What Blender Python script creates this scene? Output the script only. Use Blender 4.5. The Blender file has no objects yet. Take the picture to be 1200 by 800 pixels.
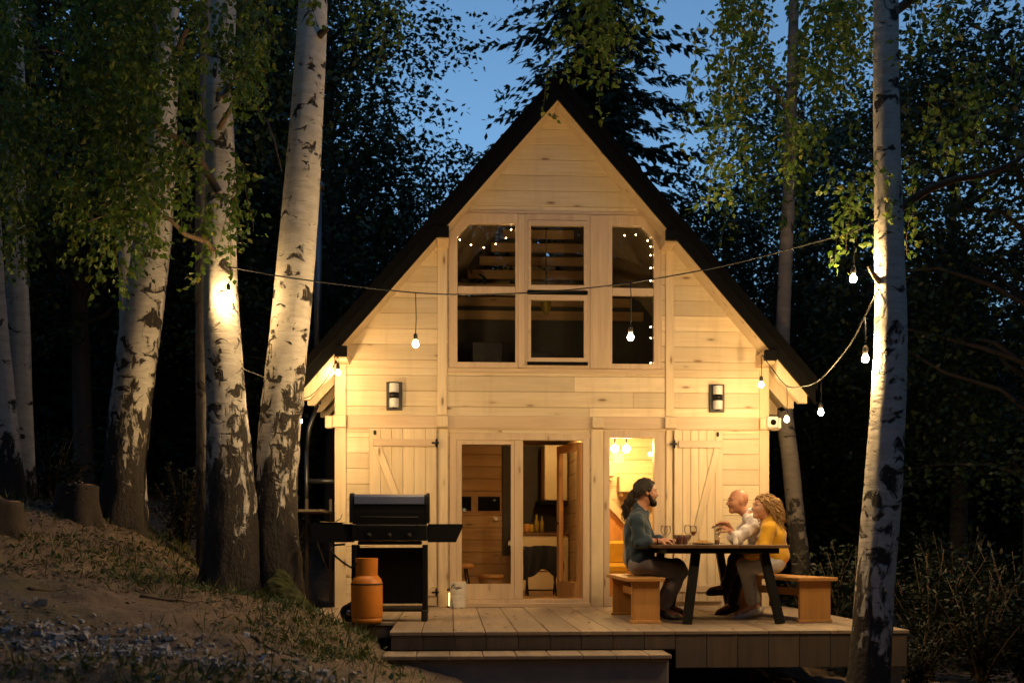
import bpy, bmesh, math, random
import numpy as np
from mathutils import Vector, Matrix, noise as mnoise

random.seed(7)
rng = np.random.default_rng(11)
R = math.radians
scene = bpy.context.scene
COL = scene.collection

# ------------------------------------------------------------------ camera frame (metres)
FPX, HZ, EYE = 1300.0, 635.0, 0.80
YAW = math.atan(70.0 / FPX)
CX, CY = -1.272, -13.7515


def _ray(px, py):
    u = (px - 600) / FPX
    v = (HZ - py) / FPX
    return u * math.cos(YAW) + math.sin(YAW), -u * math.sin(YAW) + math.cos(YAW), v


def W(px, py, Y):
    """point of the place on the vertical plane y=Y that the photograph shows at px,py"""
    d = _ray(px, py)
    t = (Y - CY) / d[1]
    return Vector((CX + t * d[0], Y, EYE + t * d[2]))


def PD(px, py, D):
    d = _ray(px, py)
    return Vector((CX + D * d[0], CY + D * d[1], EYE + D * d[2]))


# ------------------------------------------------------------------ object helpers
def tag(o, label=None, cat=None, group=None, kind=None):
    if label: o['label'] = label
    if cat: o['category'] = cat
    if group: o['group'] = group
    if kind: o['kind'] = kind
    return o


def empty(name, loc, label=None, cat=None, group=None, rz=0.0):
    o = bpy.data.objects.new(name, None)
    COL.objects.link(o)
    o.empty_display_size = 0.2
    o.location = loc
    o.rotation_euler = (0, 0, rz)
    return tag(o, label, cat, group)


def link_mesh(name, me, mats, parent=None):
    o = bpy.data.objects.new(name, me)
    COL.objects.link(o)
    for m in (mats if isinstance(mats, (list, tuple)) else [mats]):
        if len(me.materials) < (len(mats) if isinstance(mats, (list, tuple)) else 1):
            me.materials.append(m)
    if parent is not None:
        o.parent = parent
    return o


def copy_thing(o, parent=None):
    c = o.copy()
    COL.objects.link(c)
    c.parent = parent
    for ch in list(o.children):
        copy_thing(ch, c)
    return c


class MB:
    """collects shapes; build() links them as ONE mesh object. off = local origin (world point of the parent)"""

    def __init__(self, off=(0, 0, 0)):
        self.v, self.f, self.mi, self.rn, self.sm = [], [], [], [], []
        self.off = Vector(off)

    def add(self, vs, fs, mi=0, rn=None, sm=False):
        b = len(self.v)
        rn = random.random() if rn is None else rn
        self.v += [tuple(x) for x in vs]
        for f in fs:
            self.f.append([b + i for i in f])
            self.mi.append(mi)
            self.rn.append(rn)
            self.sm.append(sm)
        return self

    def box(self, a, b, bev=0.004, mi=0, rn=None, rot=None, piv=None):
        a, b = [min(p, q) for p, q in zip(a, b)], [max(p, q) for p, q in zip(a, b)]
        c = [(p + q) / 2 for p, q in zip(a, b)]
        h = [(q - p) / 2 for p, q in zip(a, b)]
        bev = min(bev, min(h) * 0.6)
        vs, idx = [], {}
        for sx in (-1, 1):
            for sy in (-1, 1):
                for sz in (-1, 1):
                    s = (sx, sy, sz)
                    for ax in range(3):
                        idx[(s, ax)] = len(vs)
                        vs.append(Vector([c[k] + s[k] * (h[k] - (0 if k == ax else bev)) for k in range(3)]))
        fs = []
        for ax in range(3):
            o1, o2 = [k for k in range(3) if k != ax]
            for sg in (-1, 1):
                q = []
                for (p, r) in ((-1, -1), (1, -1), (1, 1), (-1, 1)):
                    s = [0, 0, 0]; s[ax] = sg; s[o1] = p; s[o2] = r
                    q.append(idx[(tuple(s), ax)])
                fs.append(q)
            # edges running along ax
            for p in (-1, 1):
                for r in (-1, 1):
                    s0 = [0, 0, 0]; s0[o1] = p; s0[o2] = r
                    s0[ax] = -1; sa = tuple(s0)
                    s0[ax] = 1; sb = tuple(s0)
                    fs.append([idx[(sa, o1)], idx[(sb, o1)], idx[(sb, o2)], idx[(sa, o2)]])
        for sx in (-1, 1):
            for sy in (-1, 1):
                for sz in (-1, 1):
                    s = (sx, sy, sz)
                    fs.append([idx[(s, 0)], idx[(s, 1)], idx[(s, 2)]])
        if rot is not None:
            pv = Vector(piv if piv is not None else c)
            vs = [pv + rot @ (x - pv) for x in vs]
        return self.add(vs, fs, mi, rn)

    def solid(self, ra, rb, mi=0, rn=None, sm=False):
        n = len(ra)
        fs = [[i, (i + 1) % n, n + (i + 1) % n, n + i] for i in range(n)]
        fs += [list(range(n)), list(range(n, 2 * n))]
        return self.add(list(ra) + list(rb), fs, mi, rn, sm)

    def prism(self, poly, y0, y1, mi=0, rn=None):
        """polygon in the x,z plane extruded in y"""
        return self.solid([Vector((p[0], y0, p[1])) for p in poly], [Vector((p[0], y1, p[1])) for p in poly], mi, rn)

    def ring_prism(self, outer, inner, y0, y1, mi=0):
        n = len(outer)
        vs = [Vector((p[0], y, p[1])) for y in (y0, y1) for pl in (outer, inner) for p in pl]
        fs = []
        for i in range(n):
            j = (i + 1) % n
            fs += [[i, j, n + j, n + i], [2 * n + i, 2 * n + j, 3 * n + j, 3 * n + i],
                   [i, j, 2 * n + j, 2 * n + i], [n + i, n + j, 3 * n + j, 3 * n + i]]
        return self.add(vs, fs, mi)

    def beam(self, p, q, w, h, bev=0.004, mi=0, up=(0, 0, 1), rn=None):
        """square bar from p to q, w across, h in the up direction"""
        p, q = Vector(p), Vector(q)
        d = (q - p); L = d.length; d.normalize()
        s = d.cross(Vector(up))
        if s.length < 1e-4: s = d.cross(Vector((0, 1, 0)))
        s.normalize(); u = s.cross(d).normalized()
        m = Matrix((s, d, u)).transposed()
        b0 = len(self.v)
        self.box((-w / 2, 0, -h / 2), (w / 2, L, h / 2), bev, mi, rn)
        for i in range(b0, len(self.v)):
            self.v[i] = tuple(p + m @ Vector(self.v[i]))
        return self

    def tube(self, pts, rad, n=8, mi=0, rn=None, cap=True, sm=True):
        pts = [Vector(p) for p in pts]
        if not isinstance(rad, (list, tuple)): rad = [rad] * len(pts)
        t = (pts[1] - pts[0]).normalized()
        s = t.orthogonal().normalized()
        vs = []
        for i, p in enumerate(pts):
            t2 = (pts[min(i + 1, len(pts) - 1)] - pts[max(i - 1, 0)])
            if t2.length > 1e-9: t = t2.normalized()
            s = (s - t * s.dot(t))
            s = s.normalized() if s.length > 1e-6 else t.orthogonal().normalized()
            u = t.cross(s)
            for k in range(n):
                a = 2 * math.pi * k / n
                vs.append(p + (s * math.cos(a) + u * math.sin(a)) * rad[i])
        fs = []
        for i in range(len(pts) - 1):
            for k in range(n):
                k2 = (k + 1) % n
                fs.append([i * n + k, i * n + k2, (i + 1) * n + k2, (i + 1) * n + k])
        if cap:
            fs.append(list(range(n)))
            fs.append([(len(pts) - 1) * n + k for k in range(n)])
        return self.add(vs, fs, mi, rn, sm)

    def lathe(self, prof, c=(0, 0, 0), n=24, mi=0, rn=None, sm=True, axis=None):
        """profile [(r,z)...] turned about z through c"""
        c = Vector(c)
        vs = []
        for (r, z) in prof:
            for k in range(n):
                a = 2 * math.pi * k / n
                vs.append(Vector((max(r, 1e-4) * math.cos(a), max(r, 1e-4) * math.sin(a), z)))
        if axis is not None:
            q = Vector((0, 0, 1)).rotation_difference(Vector(axis))
            vs = [q @ x for x in vs]
        vs = [x + c for x in vs]
        fs = []
        for i in range(len(prof) - 1):
            for k in range(n):
                k2 = (k + 1) % n
                fs.append([i * n + k, i * n + k2, (i + 1) * n + k2, (i + 1) * n + k])
        fs.append(list(range(n)))
        fs.append([(len(prof) - 1) * n + k for k in range(n)])
        return self.add(vs, fs, mi, rn, sm)

    def ball(self, c, r, n=12, mi=0, sc=(1, 1, 1)):
        m = max(4, n // 2)
        prof = [(r * math.sin(math.pi * i / m), -r * math.cos(math.pi * i / m)) for i in range(m + 1)]
        b0 = len(self.v)
        self.lathe(prof, (0, 0, 0), n, mi)
        for i in range(b0, len(self.v)):
            x = self.v[i]
            self.v[i] = (c[0] + x[0] * sc[0], c[1] + x[1] * sc[1], c[2] + x[2] * sc[2])
        return self

    def build(self, name, mats, parent=None, recalc=True, off=None):
        off = Vector(off) if off is not None else self.off
        me = bpy.data.meshes.new(name)
        me.from_pydata([(x[0] - off.x, x[1] - off.y, x[2] - off.z) for x in self.v], [], self.f)
        me.polygons.foreach_set('material_index', self.mi)
        me.polygons.foreach_set('use_smooth', self.sm)
        if recalc:
            bm = bmesh.new(); bm.from_mesh(me)
            bmesh.ops.recalc_face_normals(bm, faces=bm.faces)
            bm.to_mesh(me); bm.free()
        at = me.attributes.new('rnd', 'FLOAT', 'FACE')
        at.data.foreach_set('value', self.rn)
        me.update()
        return link_mesh(name, me, mats, parent)


def np_mesh(name, verts, quads, mats, parent=None, rnd=None, smooth=False, mi=None):
    """mesh from numpy arrays of verts (n,3) and faces (m,k)"""
    me = bpy.data.meshes.new(name)
    nv, nf, k = len(verts), len(quads), quads.shape[1]
    me.vertices.add(nv)
    me.vertices.foreach_set('co', np.ascontiguousarray(verts, np.float32).ravel())
    me.loops.add(nf * k)
    me.loops.foreach_set('vertex_index', np.ascontiguousarray(quads, np.int32).ravel())
    me.polygons.add(nf)
    me.polygons.foreach_set('loop_start', np.arange(0, nf * k, k, dtype=np.int32))
    me.polygons.foreach_set('use_smooth', np.full(nf, smooth))
    if mi is not None: me.polygons.foreach_set('material_index', mi.astype(np.int32))
    me.update(calc_edges=True)
    if rnd is not None:
        at = me.attributes.new('rnd', 'FLOAT', 'FACE')
        at.data.foreach_set('value', rnd.astype(np.float32))
    me.validate()
    return link_mesh(name, me, mats, parent)


# ------------------------------------------------------------------ materials
class NT:
    def __init__(self, name):
        self.m = bpy.data.materials.new(name)
        self.m.use_nodes = True
        self.t = self.m.node_tree
        self.b = self.t.nodes['Principled BSDF']
        self.out = self.t.nodes['Material Output']

    def n(self, typ, **kw):
        x = self.t.nodes.new(typ)
        for k, v in kw.items():
            if hasattr(x, k) and k not in ('inputs',): setattr(x, k, v)
        return x

    def l(self, a, b):
        self.t.links.new(a, b)

    def setv(self, sock, v):
        if hasattr(v, 'is_output') or isinstance(v, bpy.types.NodeSocket): self.l(v, sock)
        else: sock.default_value = v

    def math(self, op, a, b=0.0, clamp=False):
        x = self.n('ShaderNodeMath', operation=op); x.use_clamp = clamp
        self.setv(x.inputs[0], a); self.setv(x.inputs[1], b)
        return x.outputs[0]

    def vmath(self, op, a, b):
        x = self.n('ShaderNodeVectorMath', operation=op)
        self.setv(x.inputs[0], a); self.setv(x.inputs[1], b)
        return x.outputs[0]

    def mix(self, f, a, b, typ='MIX'):
        x = self.n('ShaderNodeMix', data_type='RGBA', blend_type=typ)
        self.setv(x.inputs[0], f); self.setv(x.inputs[6], a); self.setv(x.inputs[7], b)
        return x.outputs[2]

    def noise(self, vec, scale=1.0, detail=4.0, rough=0.55, dist=0.0):
        x = self.n('ShaderNodeTexNoise')
        if vec is not None: self.l(vec, x.inputs['Vector'])
        x.inputs['Scale'].default_value = scale; x.inputs['Detail'].default_value = detail
        x.inputs['Roughness'].default_value = rough; x.inputs['Distortion'].default_value = dist
        return x.outputs['Fac']

    def ramp(self, f, stops, interp='LINEAR'):
        x = self.n('ShaderNodeValToRGB'); self.l(f, x.inputs[0]); e = x.color_ramp
        e.interpolation = interp
        while len(e.elements) < len(stops): e.elements.new(0.5)
        for el, (p, c) in zip(e.elements, stops):
            el.position = p
            el.color = (c[0], c[1], c[2], 1) if hasattr(c, '__len__') else (c, c, c, 1)
        return x.outputs[0]

    def step(self, f, a, b):
        x = self.n('ShaderNodeMapRange'); x.clamp = True
        self.l(f, x.inputs[0]); x.inputs[1].default_value = a; x.inputs[2].default_value = b
        return x.outputs[0]

    def coord(self, which='Object'):
        return self.n('ShaderNodeTexCoord').outputs[which]

    def rnd(self, name='rnd'):
        x = self.n('ShaderNodeAttribute'); x.attribute_name = name
        return x.outputs['Fac']

    def scale(self, v, s):
        return self.vmath('MULTIPLY', v, s)

    def bump(self, h, strength=0.3, dist=0.01):
        x = self.n('ShaderNodeBump'); x.inputs['Strength'].default_value = strength
        x.inputs['Distance'].default_value = dist
        self.l(h, x.inputs['Height']); self.l(x.outputs[0], self.b.inputs['Normal'])

    def col(self, c):
        self.setv(self.b.inputs['Base Color'], c if hasattr(c, 'is_output') else (*c, 1))

    def rough(self, r):
        self.setv(self.b.inputs['Roughness'], r)


def c4(c): return (c[0], c[1], c[2], 1)


def wood(name, c1, c2, axis=0, rough=0.55, knots=0.6, var=0.35, knotcol=(0.16, 0.075, 0.025), grey=None, grime=False):
    t = NT(name)
    r = t.rnd()
    cmb = t.n('ShaderNodeCombineXYZ')
    t.l(t.math('MULTIPLY', r, 53.0), cmb.inputs[0]); t.l(t.math('MULTIPLY', r, 91.0), cmb.inputs[1]); t.l(t.math('MULTIPLY', r, 37.0), cmb.inputs[2])
    v = t.vmath('ADD', t.coord(), cmb.outputs[0])
    s = [11.0, 11.0, 11.0]; s[axis] = 0.75
    v1 = t.scale(v, tuple(s))
    n1 = t.noise(v1, 1.0, 5, 0.6, 0.9)
    s2 = [120.0, 120.0, 120.0]; s2[axis] = 2.5
    n2 = t.noise(t.scale(v, tuple(s2)), 1.0, 3, 0.6)
    c = t.mix(t.step(n1, 0.32, 0.68), c4(c1), c4(c2))
    c = t.mix(t.math('MULTIPLY', t.step(n2, 0.35, 0.7), 0.28), c, c4([x * 0.55 for x in c2]))
    big = t.noise(t.scale(v, (0.9, 0.9, 0.9)), 1.0, 3)
    c = t.mix(t.math('MULTIPLY', t.step(big, 0.4, 0.75), 0.25), c, c4([x * 0.72 for x in c1]))
    # board to board tone
    tone = t.math('ADD', t.math('MULTIPLY', t.math('SUBTRACT', t.math('FRACT', t.math('MULTIPLY', r, 17.3)), 0.5), var), 1.0)
    tc = t.n('ShaderNodeCombineXYZ')
    for k in range(3): t.l(tone, tc.inputs[k])
    c = t.mix(1.0, c, tc.outputs[0], 'MULTIPLY')
    if grey is not None:
        c = t.mix(t.math('MULTIPLY', t.step(t.noise(v, 1.7, 4), 0.35, 0.7), 0.6), c, c4(grey))
    if knots > 0:
        sk = [7.0, 7.0, 7.0]; sk[axis] = 2.1
        vo = t.n('ShaderNodeTexVoronoi'); t.l(t.scale(v, tuple(sk)), vo.inputs['Vector'])
        vo.inputs['Scale'].default_value = 1.0
        sep = t.n('ShaderNodeSeparateColor'); t.l(vo.outputs['Color'], sep.inputs[0])
        sel = t.math('LESS_THAN', sep.outputs[0], 0.62 * knots)
        kn = t.math('MULTIPLY', t.math('SUBTRACT', 1.0, t.step(vo.outputs['Distance'], 0.06, 0.15)), sel)
        halo = t.math('MULTIPLY', t.math('SUBTRACT', 1.0, t.step(vo.outputs['Distance'], 0.08, 0.34)), sel)
        c = t.mix(t.math('MULTIPLY', halo, 0.35), c, c4([x * 0.6 for x in c2]))
        c = t.mix(t.math('MULTIPLY', kn, 0.85), c, c4(knotcol))
    if grime:                                             # weathering: splash zone near the deck, long stains
        sx = t.n('ShaderNodeSeparateXYZ'); t.l(t.coord(), sx.inputs[0])
        low = t.math('SUBTRACT', 1.0, t.step(sx.outputs[2], 0.0, 0.55))
        gn = t.noise(t.coord(), 3.2, 5, .65)
        st = t.noise(t.scale(t.coord(), (7, 7, .7)), 1.0, 4, .6)
        c = t.mix(t.math('MULTIPLY', t.math('MULTIPLY', low, t.step(gn, .25, .7)), .55), c, (0.22, 0.165, 0.115, 1))
        c = t.mix(t.math('MULTIPLY', t.step(st, .52, .8), .35), c, (0.34, 0.235, 0.13, 1))
        c = t.mix(t.math('MULTIPLY', t.step(gn, .6, .8), .25), c, (0.36, 0.27, 0.17, 1))
    t.col(c)
    t.rough(rough)
    t.bump(t.math('ADD', t.math('MULTIPLY', n2, 0.5), n1), 0.25, 0.004)
    return t.m


def plain(name, c, rough=0.5, metal=0.0, nscale=9.0, namt=0.35, bump=0.0, spec=None):
    t = NT(name)
    co = t.coord()
    n = t.noise(co, nscale, 5, 0.6)
    f = t.math('MULTIPLY', t.step(n, 0.3, 0.72), namt)
    t.col(t.mix(f, c4(c), c4([x * 0.5 for x in c])))
    t.rough(t.math('ADD', t.math('MULTIPLY', n, 0.25), rough - 0.12, True))
    t.b.inputs['Metallic'].default_value = metal
    if spec is not None: t.b.inputs['Specular IOR Level'].default_value = spec
    if bump: t.bump(n, bump, 0.01)
    return t.m


def fabric(name, c, c2=None, scale=260.0, fold=7.0, rough=0.9):
    t = NT(name)
    co = t.coord()
    n = t.noise(co, fold, 4, 0.6)
    w = t.noise(co, scale, 2, 0.5)
    base = t.mix(t.step(n, 0.3, 0.7), c4(c), c4(c2 or [x * 0.72 for x in c]))
    base = t.mix(t.math('MULTIPLY', w, 0.3), base, c4([x * 0.5 for x in c]))
    t.col(base); t.rough(rough)
    t.b.inputs['Sheen Weight'].default_value = 0.15
    t.bump(t.math('ADD', w, t.math('MULTIPLY', n, 2.0)), 0.25, 0.004)
    return t.m


def emis(name, c, strength):
    t = NT(name)
    t.b.inputs['Base Color'].default_value = c4(c)
    t.b.inputs['Emission Color'].default_value = c4(c)
    t.b.inputs['Emission Strength'].default_value = strength
    return t.m


def glass_mat(name, tint=(1, 1, 1), refl=0.9):
    t = NT(name)
    tr = t.n('ShaderNodeBsdfTransparent'); tr.inputs[0].default_value = c4(tint)
    gl = t.n('ShaderNodeBsdfGlossy'); gl.inputs['Roughness'].default_value = 0.015
    fr = t.n('ShaderNodeFresnel'); fr.inputs[0].default_value = 1.5
    mx = t.n('ShaderNodeMixShader')
    t.l(t.math('MULTIPLY', fr.outputs[0], refl * 1.6, True), mx.inputs[0])
    t.l(tr.outputs[0], mx.inputs[1]); t.l(gl.outputs[0], mx.inputs[2]); t.l(mx.outputs[0], t.out.inputs[0])
    return t.m


def leaf_mat(name, dark, light, yellow=None, trans=0.35):
    t = NT(name)
    r = t.rnd()
    n = t.noise(t.coord(), 0.9, 3)
    c = t.mix(r, c4(dark), c4(light))
    c = t.mix(t.math('MULTIPLY', t.step(n, 0.4, 0.7), 0.5), c, c4([x * 0.55 for x in dark]))
    if yellow:
        c = t.mix(t.math('MULTIPLY', t.math('GREATER_THAN', t.math('FRACT', t.math('MULTIPLY', r, 13.7)), 0.93), 0.7), c, c4(yellow))
    t.col(c); t.rough(0.5)
    tl = t.n('ShaderNodeBsdfTranslucent'); t.l(c, tl.inputs[0])
    mx = t.n('ShaderNodeMixShader'); mx.inputs[0].default_value = trans
    t.l(t.b.outputs[0], mx.inputs[1]); t.l(tl.outputs[0], mx.inputs[2]); t.l(mx.outputs[0], t.out.inputs[0])
    return t.m


def birch_mat(name, w1=(0.66, 0.62, 0.55, 1), w2=(0.45, 0.40, 0.33, 1)):
    """white papery bark, dark lenticels and scars; attribute 'bark' 0 (white) .. 1 (black fissured foot)"""
    t = NT(name)
    co = t.coord(); bk = t.rnd('bark')
    pap = t.noise(t.scale(co, (5, 5, 18)), 1.0, 5, 0.65)
    white = t.mix(t.step(pap, 0.3, 0.75), w1, w2)
    fine = t.noise(t.scale(co, (7, 7, 90)), 1.0, 3, 0.6)
    c = t.mix(t.math('MULTIPLY', t.step(fine, 0.60, 0.68), 0.55), white, (0.10, 0.08, 0.065, 1))
    # chevron scars, more of them low on the trunk
    warp = t.noise(t.scale(co, (3.0, 3.0, 3.0)), 1.0, 2)
    cw = t.n('ShaderNodeCombineXYZ'); t.l(t.math('MULTIPLY', warp, 0.5), cw.inputs[2])
    wv = t.vmath('ADD', co, cw.outputs[0])
    sc1 = t.noise(t.scale(wv, (4.4, 4.4, 7.5)), 1.0, 4, 0.62, 0.4)
    th = t.math('SUBTRACT', 0.615, t.math('MULTIPLY', bk, 0.14))
    m1 = t.math('MULTIPLY', t.math('SUBTRACT', sc1, th), 22.0, True)
    # long vertical fissures at the foot
    fis = t.noise(t.scale(co, (14, 14, 5.0)), 1.0, 5, 0.65, 0.6)
    th2 = t.math('SUBTRACT', 0.95, t.math('MULTIPLY', bk, 0.70))
    m2 = t.math('MULTIPLY', t.math('SUBTRACT', fis, th2), 14.0, True)
    m = t.math('MAXIMUM', m1, m2)
    rug = t.noise(t.scale(co, (30, 30, 14)), 1.0, 4, 0.7)
    dark = t.mix(rug, (0.011, 0.009, 0.0075, 1), (0.06, 0.047, 0.037, 1))
    c = t.mix(m, c, dark)
    t.col(c); t.rough(0.75)
    t.bump(t.math('ADD', t.math('MULTIPLY', m, t.math('SUBTRACT', rug, 1.2)), t.math('MULTIPLY', pap, 0.3)), 0.9, 0.04)
    return t.m


MAT = {}
MAT['siding'] = wood('whitewashed_pine_siding', (0.73, 0.605, 0.42), (0.63, 0.49, 0.305), 0, 0.5, 1.0, 0.32, grime=True)
MAT['pine_v'] = wood('whitewashed_pine_upright', (0.70, 0.57, 0.39), (0.60, 0.46, 0.285), 2, 0.5, 1.0, 0.22, grime=True)
MAT['pine_y'] = wood('pine_running_in_depth', (0.66, 0.50, 0.32), (0.56, 0.40, 0.23), 1, 0.55, 0.4, 0.2)
MAT['frame'] = wood('window_frame_pine', (0.62, 0.47, 0.32), (0.50, 0.36, 0.235), 2, 0.45, 0.35, 0.12)
MAT['frame_h'] = wood('window_frame_pine_level', (0.62, 0.47, 0.32), (0.50, 0.36, 0.235), 0, 0.45, 0.35, 0.12)
MAT['deck'] = wood('weathered_larch_decking', (0.42, 0.31, 0.20), (0.27, 0.19, 0.12), 1, 0.7, 0.25, 0.45, grey=(0.24, 0.21, 0.17))
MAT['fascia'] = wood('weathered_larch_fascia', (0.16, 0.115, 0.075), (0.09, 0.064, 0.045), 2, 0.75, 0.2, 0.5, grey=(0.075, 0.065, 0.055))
MAT['bench'] = wood('oiled_pine_bench', (0.62, 0.32, 0.095), (0.46, 0.21, 0.055), 2, 0.42, 0.3, 0.2)
MAT['bench_y'] = wood('oiled_pine_seat', (0.62, 0.32, 0.095), (0.46, 0.21, 0.055), 1, 0.42, 0.3, 0.2)
MAT['tabletop'] = wood('dark_stained_tabletop', (0.16, 0.085, 0.04), (0.085, 0.042, 0.02), 1, 0.38, 0.1, 0.3)
MAT['inner'] = wood('warm_spruce_lining', (0.52, 0.33, 0.15), (0.38, 0.21, 0.085), 0, 0.5, 0.8, 0.25)
MAT['inner_v'] = wood('warm_spruce_upright', (0.50, 0.31, 0.14), (0.36, 0.2, 0.08), 2, 0.5, 0.5, 0.25)
MAT['roof'] = plain('black_roof_sheet', (0.0018, 0.0017, 0.0017), 0.8, 0.0, 5, 0.4, spec=.1)
MAT['cap'] = plain('black_end_cap', (0.0022, 0.0021, 0.0021), 0.7, spec=.12)
MAT['black_metal'] = plain('black_painted_steel', (0.006, 0.006, 0.0065), 0.5, 0.0, 14, 0.4, spec=.25)
MAT['steel'] = plain('brushed_steel', (0.34, 0.33, 0.33), 0.36, 1.0, 20, 0.35)
MAT['flue'] = plain('dull_steel_flue', (0.16, 0.17, 0.19), 0.45, 0.9, 6, 0.4)
MAT['rubber'] = plain('black_rubber', (0.012, 0.012, 0.012), 0.8)
MAT['orange'] = plain('worn_orange_paint', (0.72, 0.24, 0.02), 0.42, 0.0, 7, 0.4, 0.05)
MAT['white_pl'] = plain('white_plastic', (0.72, 0.71, 0.68), 0.4, 0.0, 9, 0.12)
MAT['frost'] = plain('frosted_diffuser', (0.55, 0.56, 0.56), 0.5, 0.0, 9, 0.1)
MAT['grey_pl'] = plain('dark_grey_plastic', (0.04, 0.04, 0.042), 0.5)
MAT['cabinet'] = plain('cream_lacquer', (0.72, 0.62, 0.42), 0.4, 0.0, 3, 0.1)
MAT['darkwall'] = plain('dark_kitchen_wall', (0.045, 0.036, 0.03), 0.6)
MAT['concrete'] = plain('cast_concrete', (0.24, 0.22, 0.20), 0.85, 0.0, 4.5, 0.6, 0.5)
MAT['cable'] = plain('black_cable', (0.012, 0.011, 0.010), 0.6)
MAT['ceramic'] = plain('glazed_ceramic', (0.74, 0.70, 0.63), 0.25, 0.0, 9, 0.1)
MAT['food'] = plain('mixed_snacks', (0.55, 0.30, 0.06), 0.6, 0.0, 60, 0.9, 0.6)
MAT['wine'] = plain('dark_red_drink', (0.10, 0.012, 0.008), 0.1)
MAT['beer'] = plain('amber_drink', (0.25, 0.085, 0.012), 0.12)
MAT['paper'] = plain('white_paper', (0.8, 0.77, 0.7), 0.8, 0.0, 4, 0.1)
MAT['bottle'] = plain('olive_glass_bottle', (0.35, 0.26, 0.05), 0.15, 0.0, 9, 0.3)
MAT['yellow'] = fabric('mustard_cushion', (0.70, 0.42, 0.03))
MAT['glass'] = glass_mat('window_glass', (0.93, 0.95, 0.95))
MAT['glassware'] = glass_mat('thin_glassware', (0.98, 0.98, 0.97), 0.28)
MAT['birch'] = birch_mat('birch_bark')
MAT['birch_dimmed'] = birch_mat('dimmed_birch_bark', (.22, .19, .165, 1), (.13, .11, .095, 1))  # birch bark darkened: the dim light on these trunks is put into the colour
MAT['bark'] = plain('dark_forest_bark', (0.05, 0.037, 0.028), 0.9, 0.0, 16, 0.6, 0.6)
MAT['limb'] = plain('brown_birch_limb', (0.13, 0.085, 0.05), 0.8, 0.0, 20, 0.5, 0.4)
MAT['leaf'] = leaf_mat('birch_leaf', (0.05, 0.11, 0.014), (0.16, 0.255, 0.033), (0.28, 0.26, 0.03), 0.4)
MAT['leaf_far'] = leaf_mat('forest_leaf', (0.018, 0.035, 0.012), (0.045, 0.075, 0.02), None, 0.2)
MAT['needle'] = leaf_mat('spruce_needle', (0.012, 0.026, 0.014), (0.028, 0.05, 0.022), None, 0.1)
MAT['shrub'] = leaf_mat('shrub_leaf', (0.03, 0.06, 0.012), (0.075, 0.115, 0.025), None, 0.3)
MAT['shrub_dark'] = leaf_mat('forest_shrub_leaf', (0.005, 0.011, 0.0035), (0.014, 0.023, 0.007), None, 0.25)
MAT['grass'] = leaf_mat('grass_blade', (0.045, 0.06, 0.012), (0.12, 0.125, 0.03), (0.22, 0.17, 0.06), 0.3)
MAT['litter'] = leaf_mat('dry_leaf_litter', (0.10, 0.065, 0.03), (0.27, 0.20, 0.11), (0.35, 0.28, 0.16), 0.1)
MAT['moss'] = plain('green_moss', (0.045, 0.05, 0.010), 0.95, 0.0, 30, 0.7, 0.8)
# ================================================================== GROUND
def _hash(ix, iy, seed):
    h = (ix.astype(np.int64) * 374761393 + iy.astype(np.int64) * 668265263 + seed * 1442695041) & 0x7fffffff
    h = ((h ^ (h >> 13)) * 1274126177) & 0x7fffffff
    return ((h ^ (h >> 16)) & 0xffff) / 65535.0


def vnoise(x, y, seed=0):
    ix, iy = np.floor(x), np.floor(y)
    fx, fy = x - ix, y - iy
    fx = fx * fx * (3 - 2 * fx); fy = fy * fy * (3 - 2 * fy)
    a, b = _hash(ix, iy, seed), _hash(ix + 1, iy, seed)
    c, d = _hash(ix, iy + 1, seed), _hash(ix + 1, iy + 1, seed)
    return (a * (1 - fx) + b * fx) * (1 - fy) + (c * (1 - fx) + d * fx) * fy - 0.5


CTRL = []
for (px, py, D) in [(0, 600, 15), (140, 603, 13), (75, 640, 11), (0, 690, 8.8), (0, 800, 6.2), (200, 800, 6.2),
                    (330, 800, 6.6), (120, 740, 7.6), (230, 690, 10.6), (290, 700, 11.0), (350, 712, 10.9), (385, 726, 10.6), (425, 745, 10.2), (300, 745, 8.5),
                    (465, 795, 9.0), (400, 800, 7.6), (180, 650, 11.6), (520, 815, 8.6)]:
    p = PD(px, py, D); CTRL.append((p.x, p.y, p.z))
CTRL += [(-1.27, -13.75, -0.8), (-4.5, -13, -0.45), (3, -13, -0.95), (0.5, -5.6, -0.55), (2.2, -5.0, -0.62), (4.2, -4.5, -0.75), (1, -9, -0.75),
         (4, -1, -0.8), (6, 2, -0.9), (9, -5, -1.2), (0, -3.2, -0.62), (2.5, -2, -0.7), (-1.9, -2.9, -0.35), (-2.5, -1.5, -0.3), (0, 2, -0.6), (-2.4, 2, -0.35),
         (-3.6, -0.5, 0.1), (-4.5, 1.5, 0.55), (-7, 4, 1.35), (-9, -3, 1.6), (-9, -9, 0.9), (0, 7, -0.2), (5, 8, -0.6), (-6, 10, 1.6), (10, 10, -0.8),
         (-12, 3, 2.0), (0, 14, 0.4), (12, 0, -1.3)]
CTRL = np.array(CTRL)


def _tps(r): return np.where(r > 1e-9, r * r * np.log(np.maximum(r, 1e-9)), 0.0)


_n = len(CTRL)
_d = np.linalg.norm(CTRL[:, None, :2] - CTRL[None, :, :2], axis=2)
_A = np.zeros((_n + 3, _n + 3))
_A[:_n, :_n] = _tps(_d) + np.eye(_n) * 0.35
_A[:_n, _n] = 1; _A[:_n, _n + 1:] = CTRL[:, :2]; _A[_n:, :_n] = _A[:_n, _n:].T
_w = np.linalg.solve(_A, np.concatenate([CTRL[:, 2], np.zeros(3)]))


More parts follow.
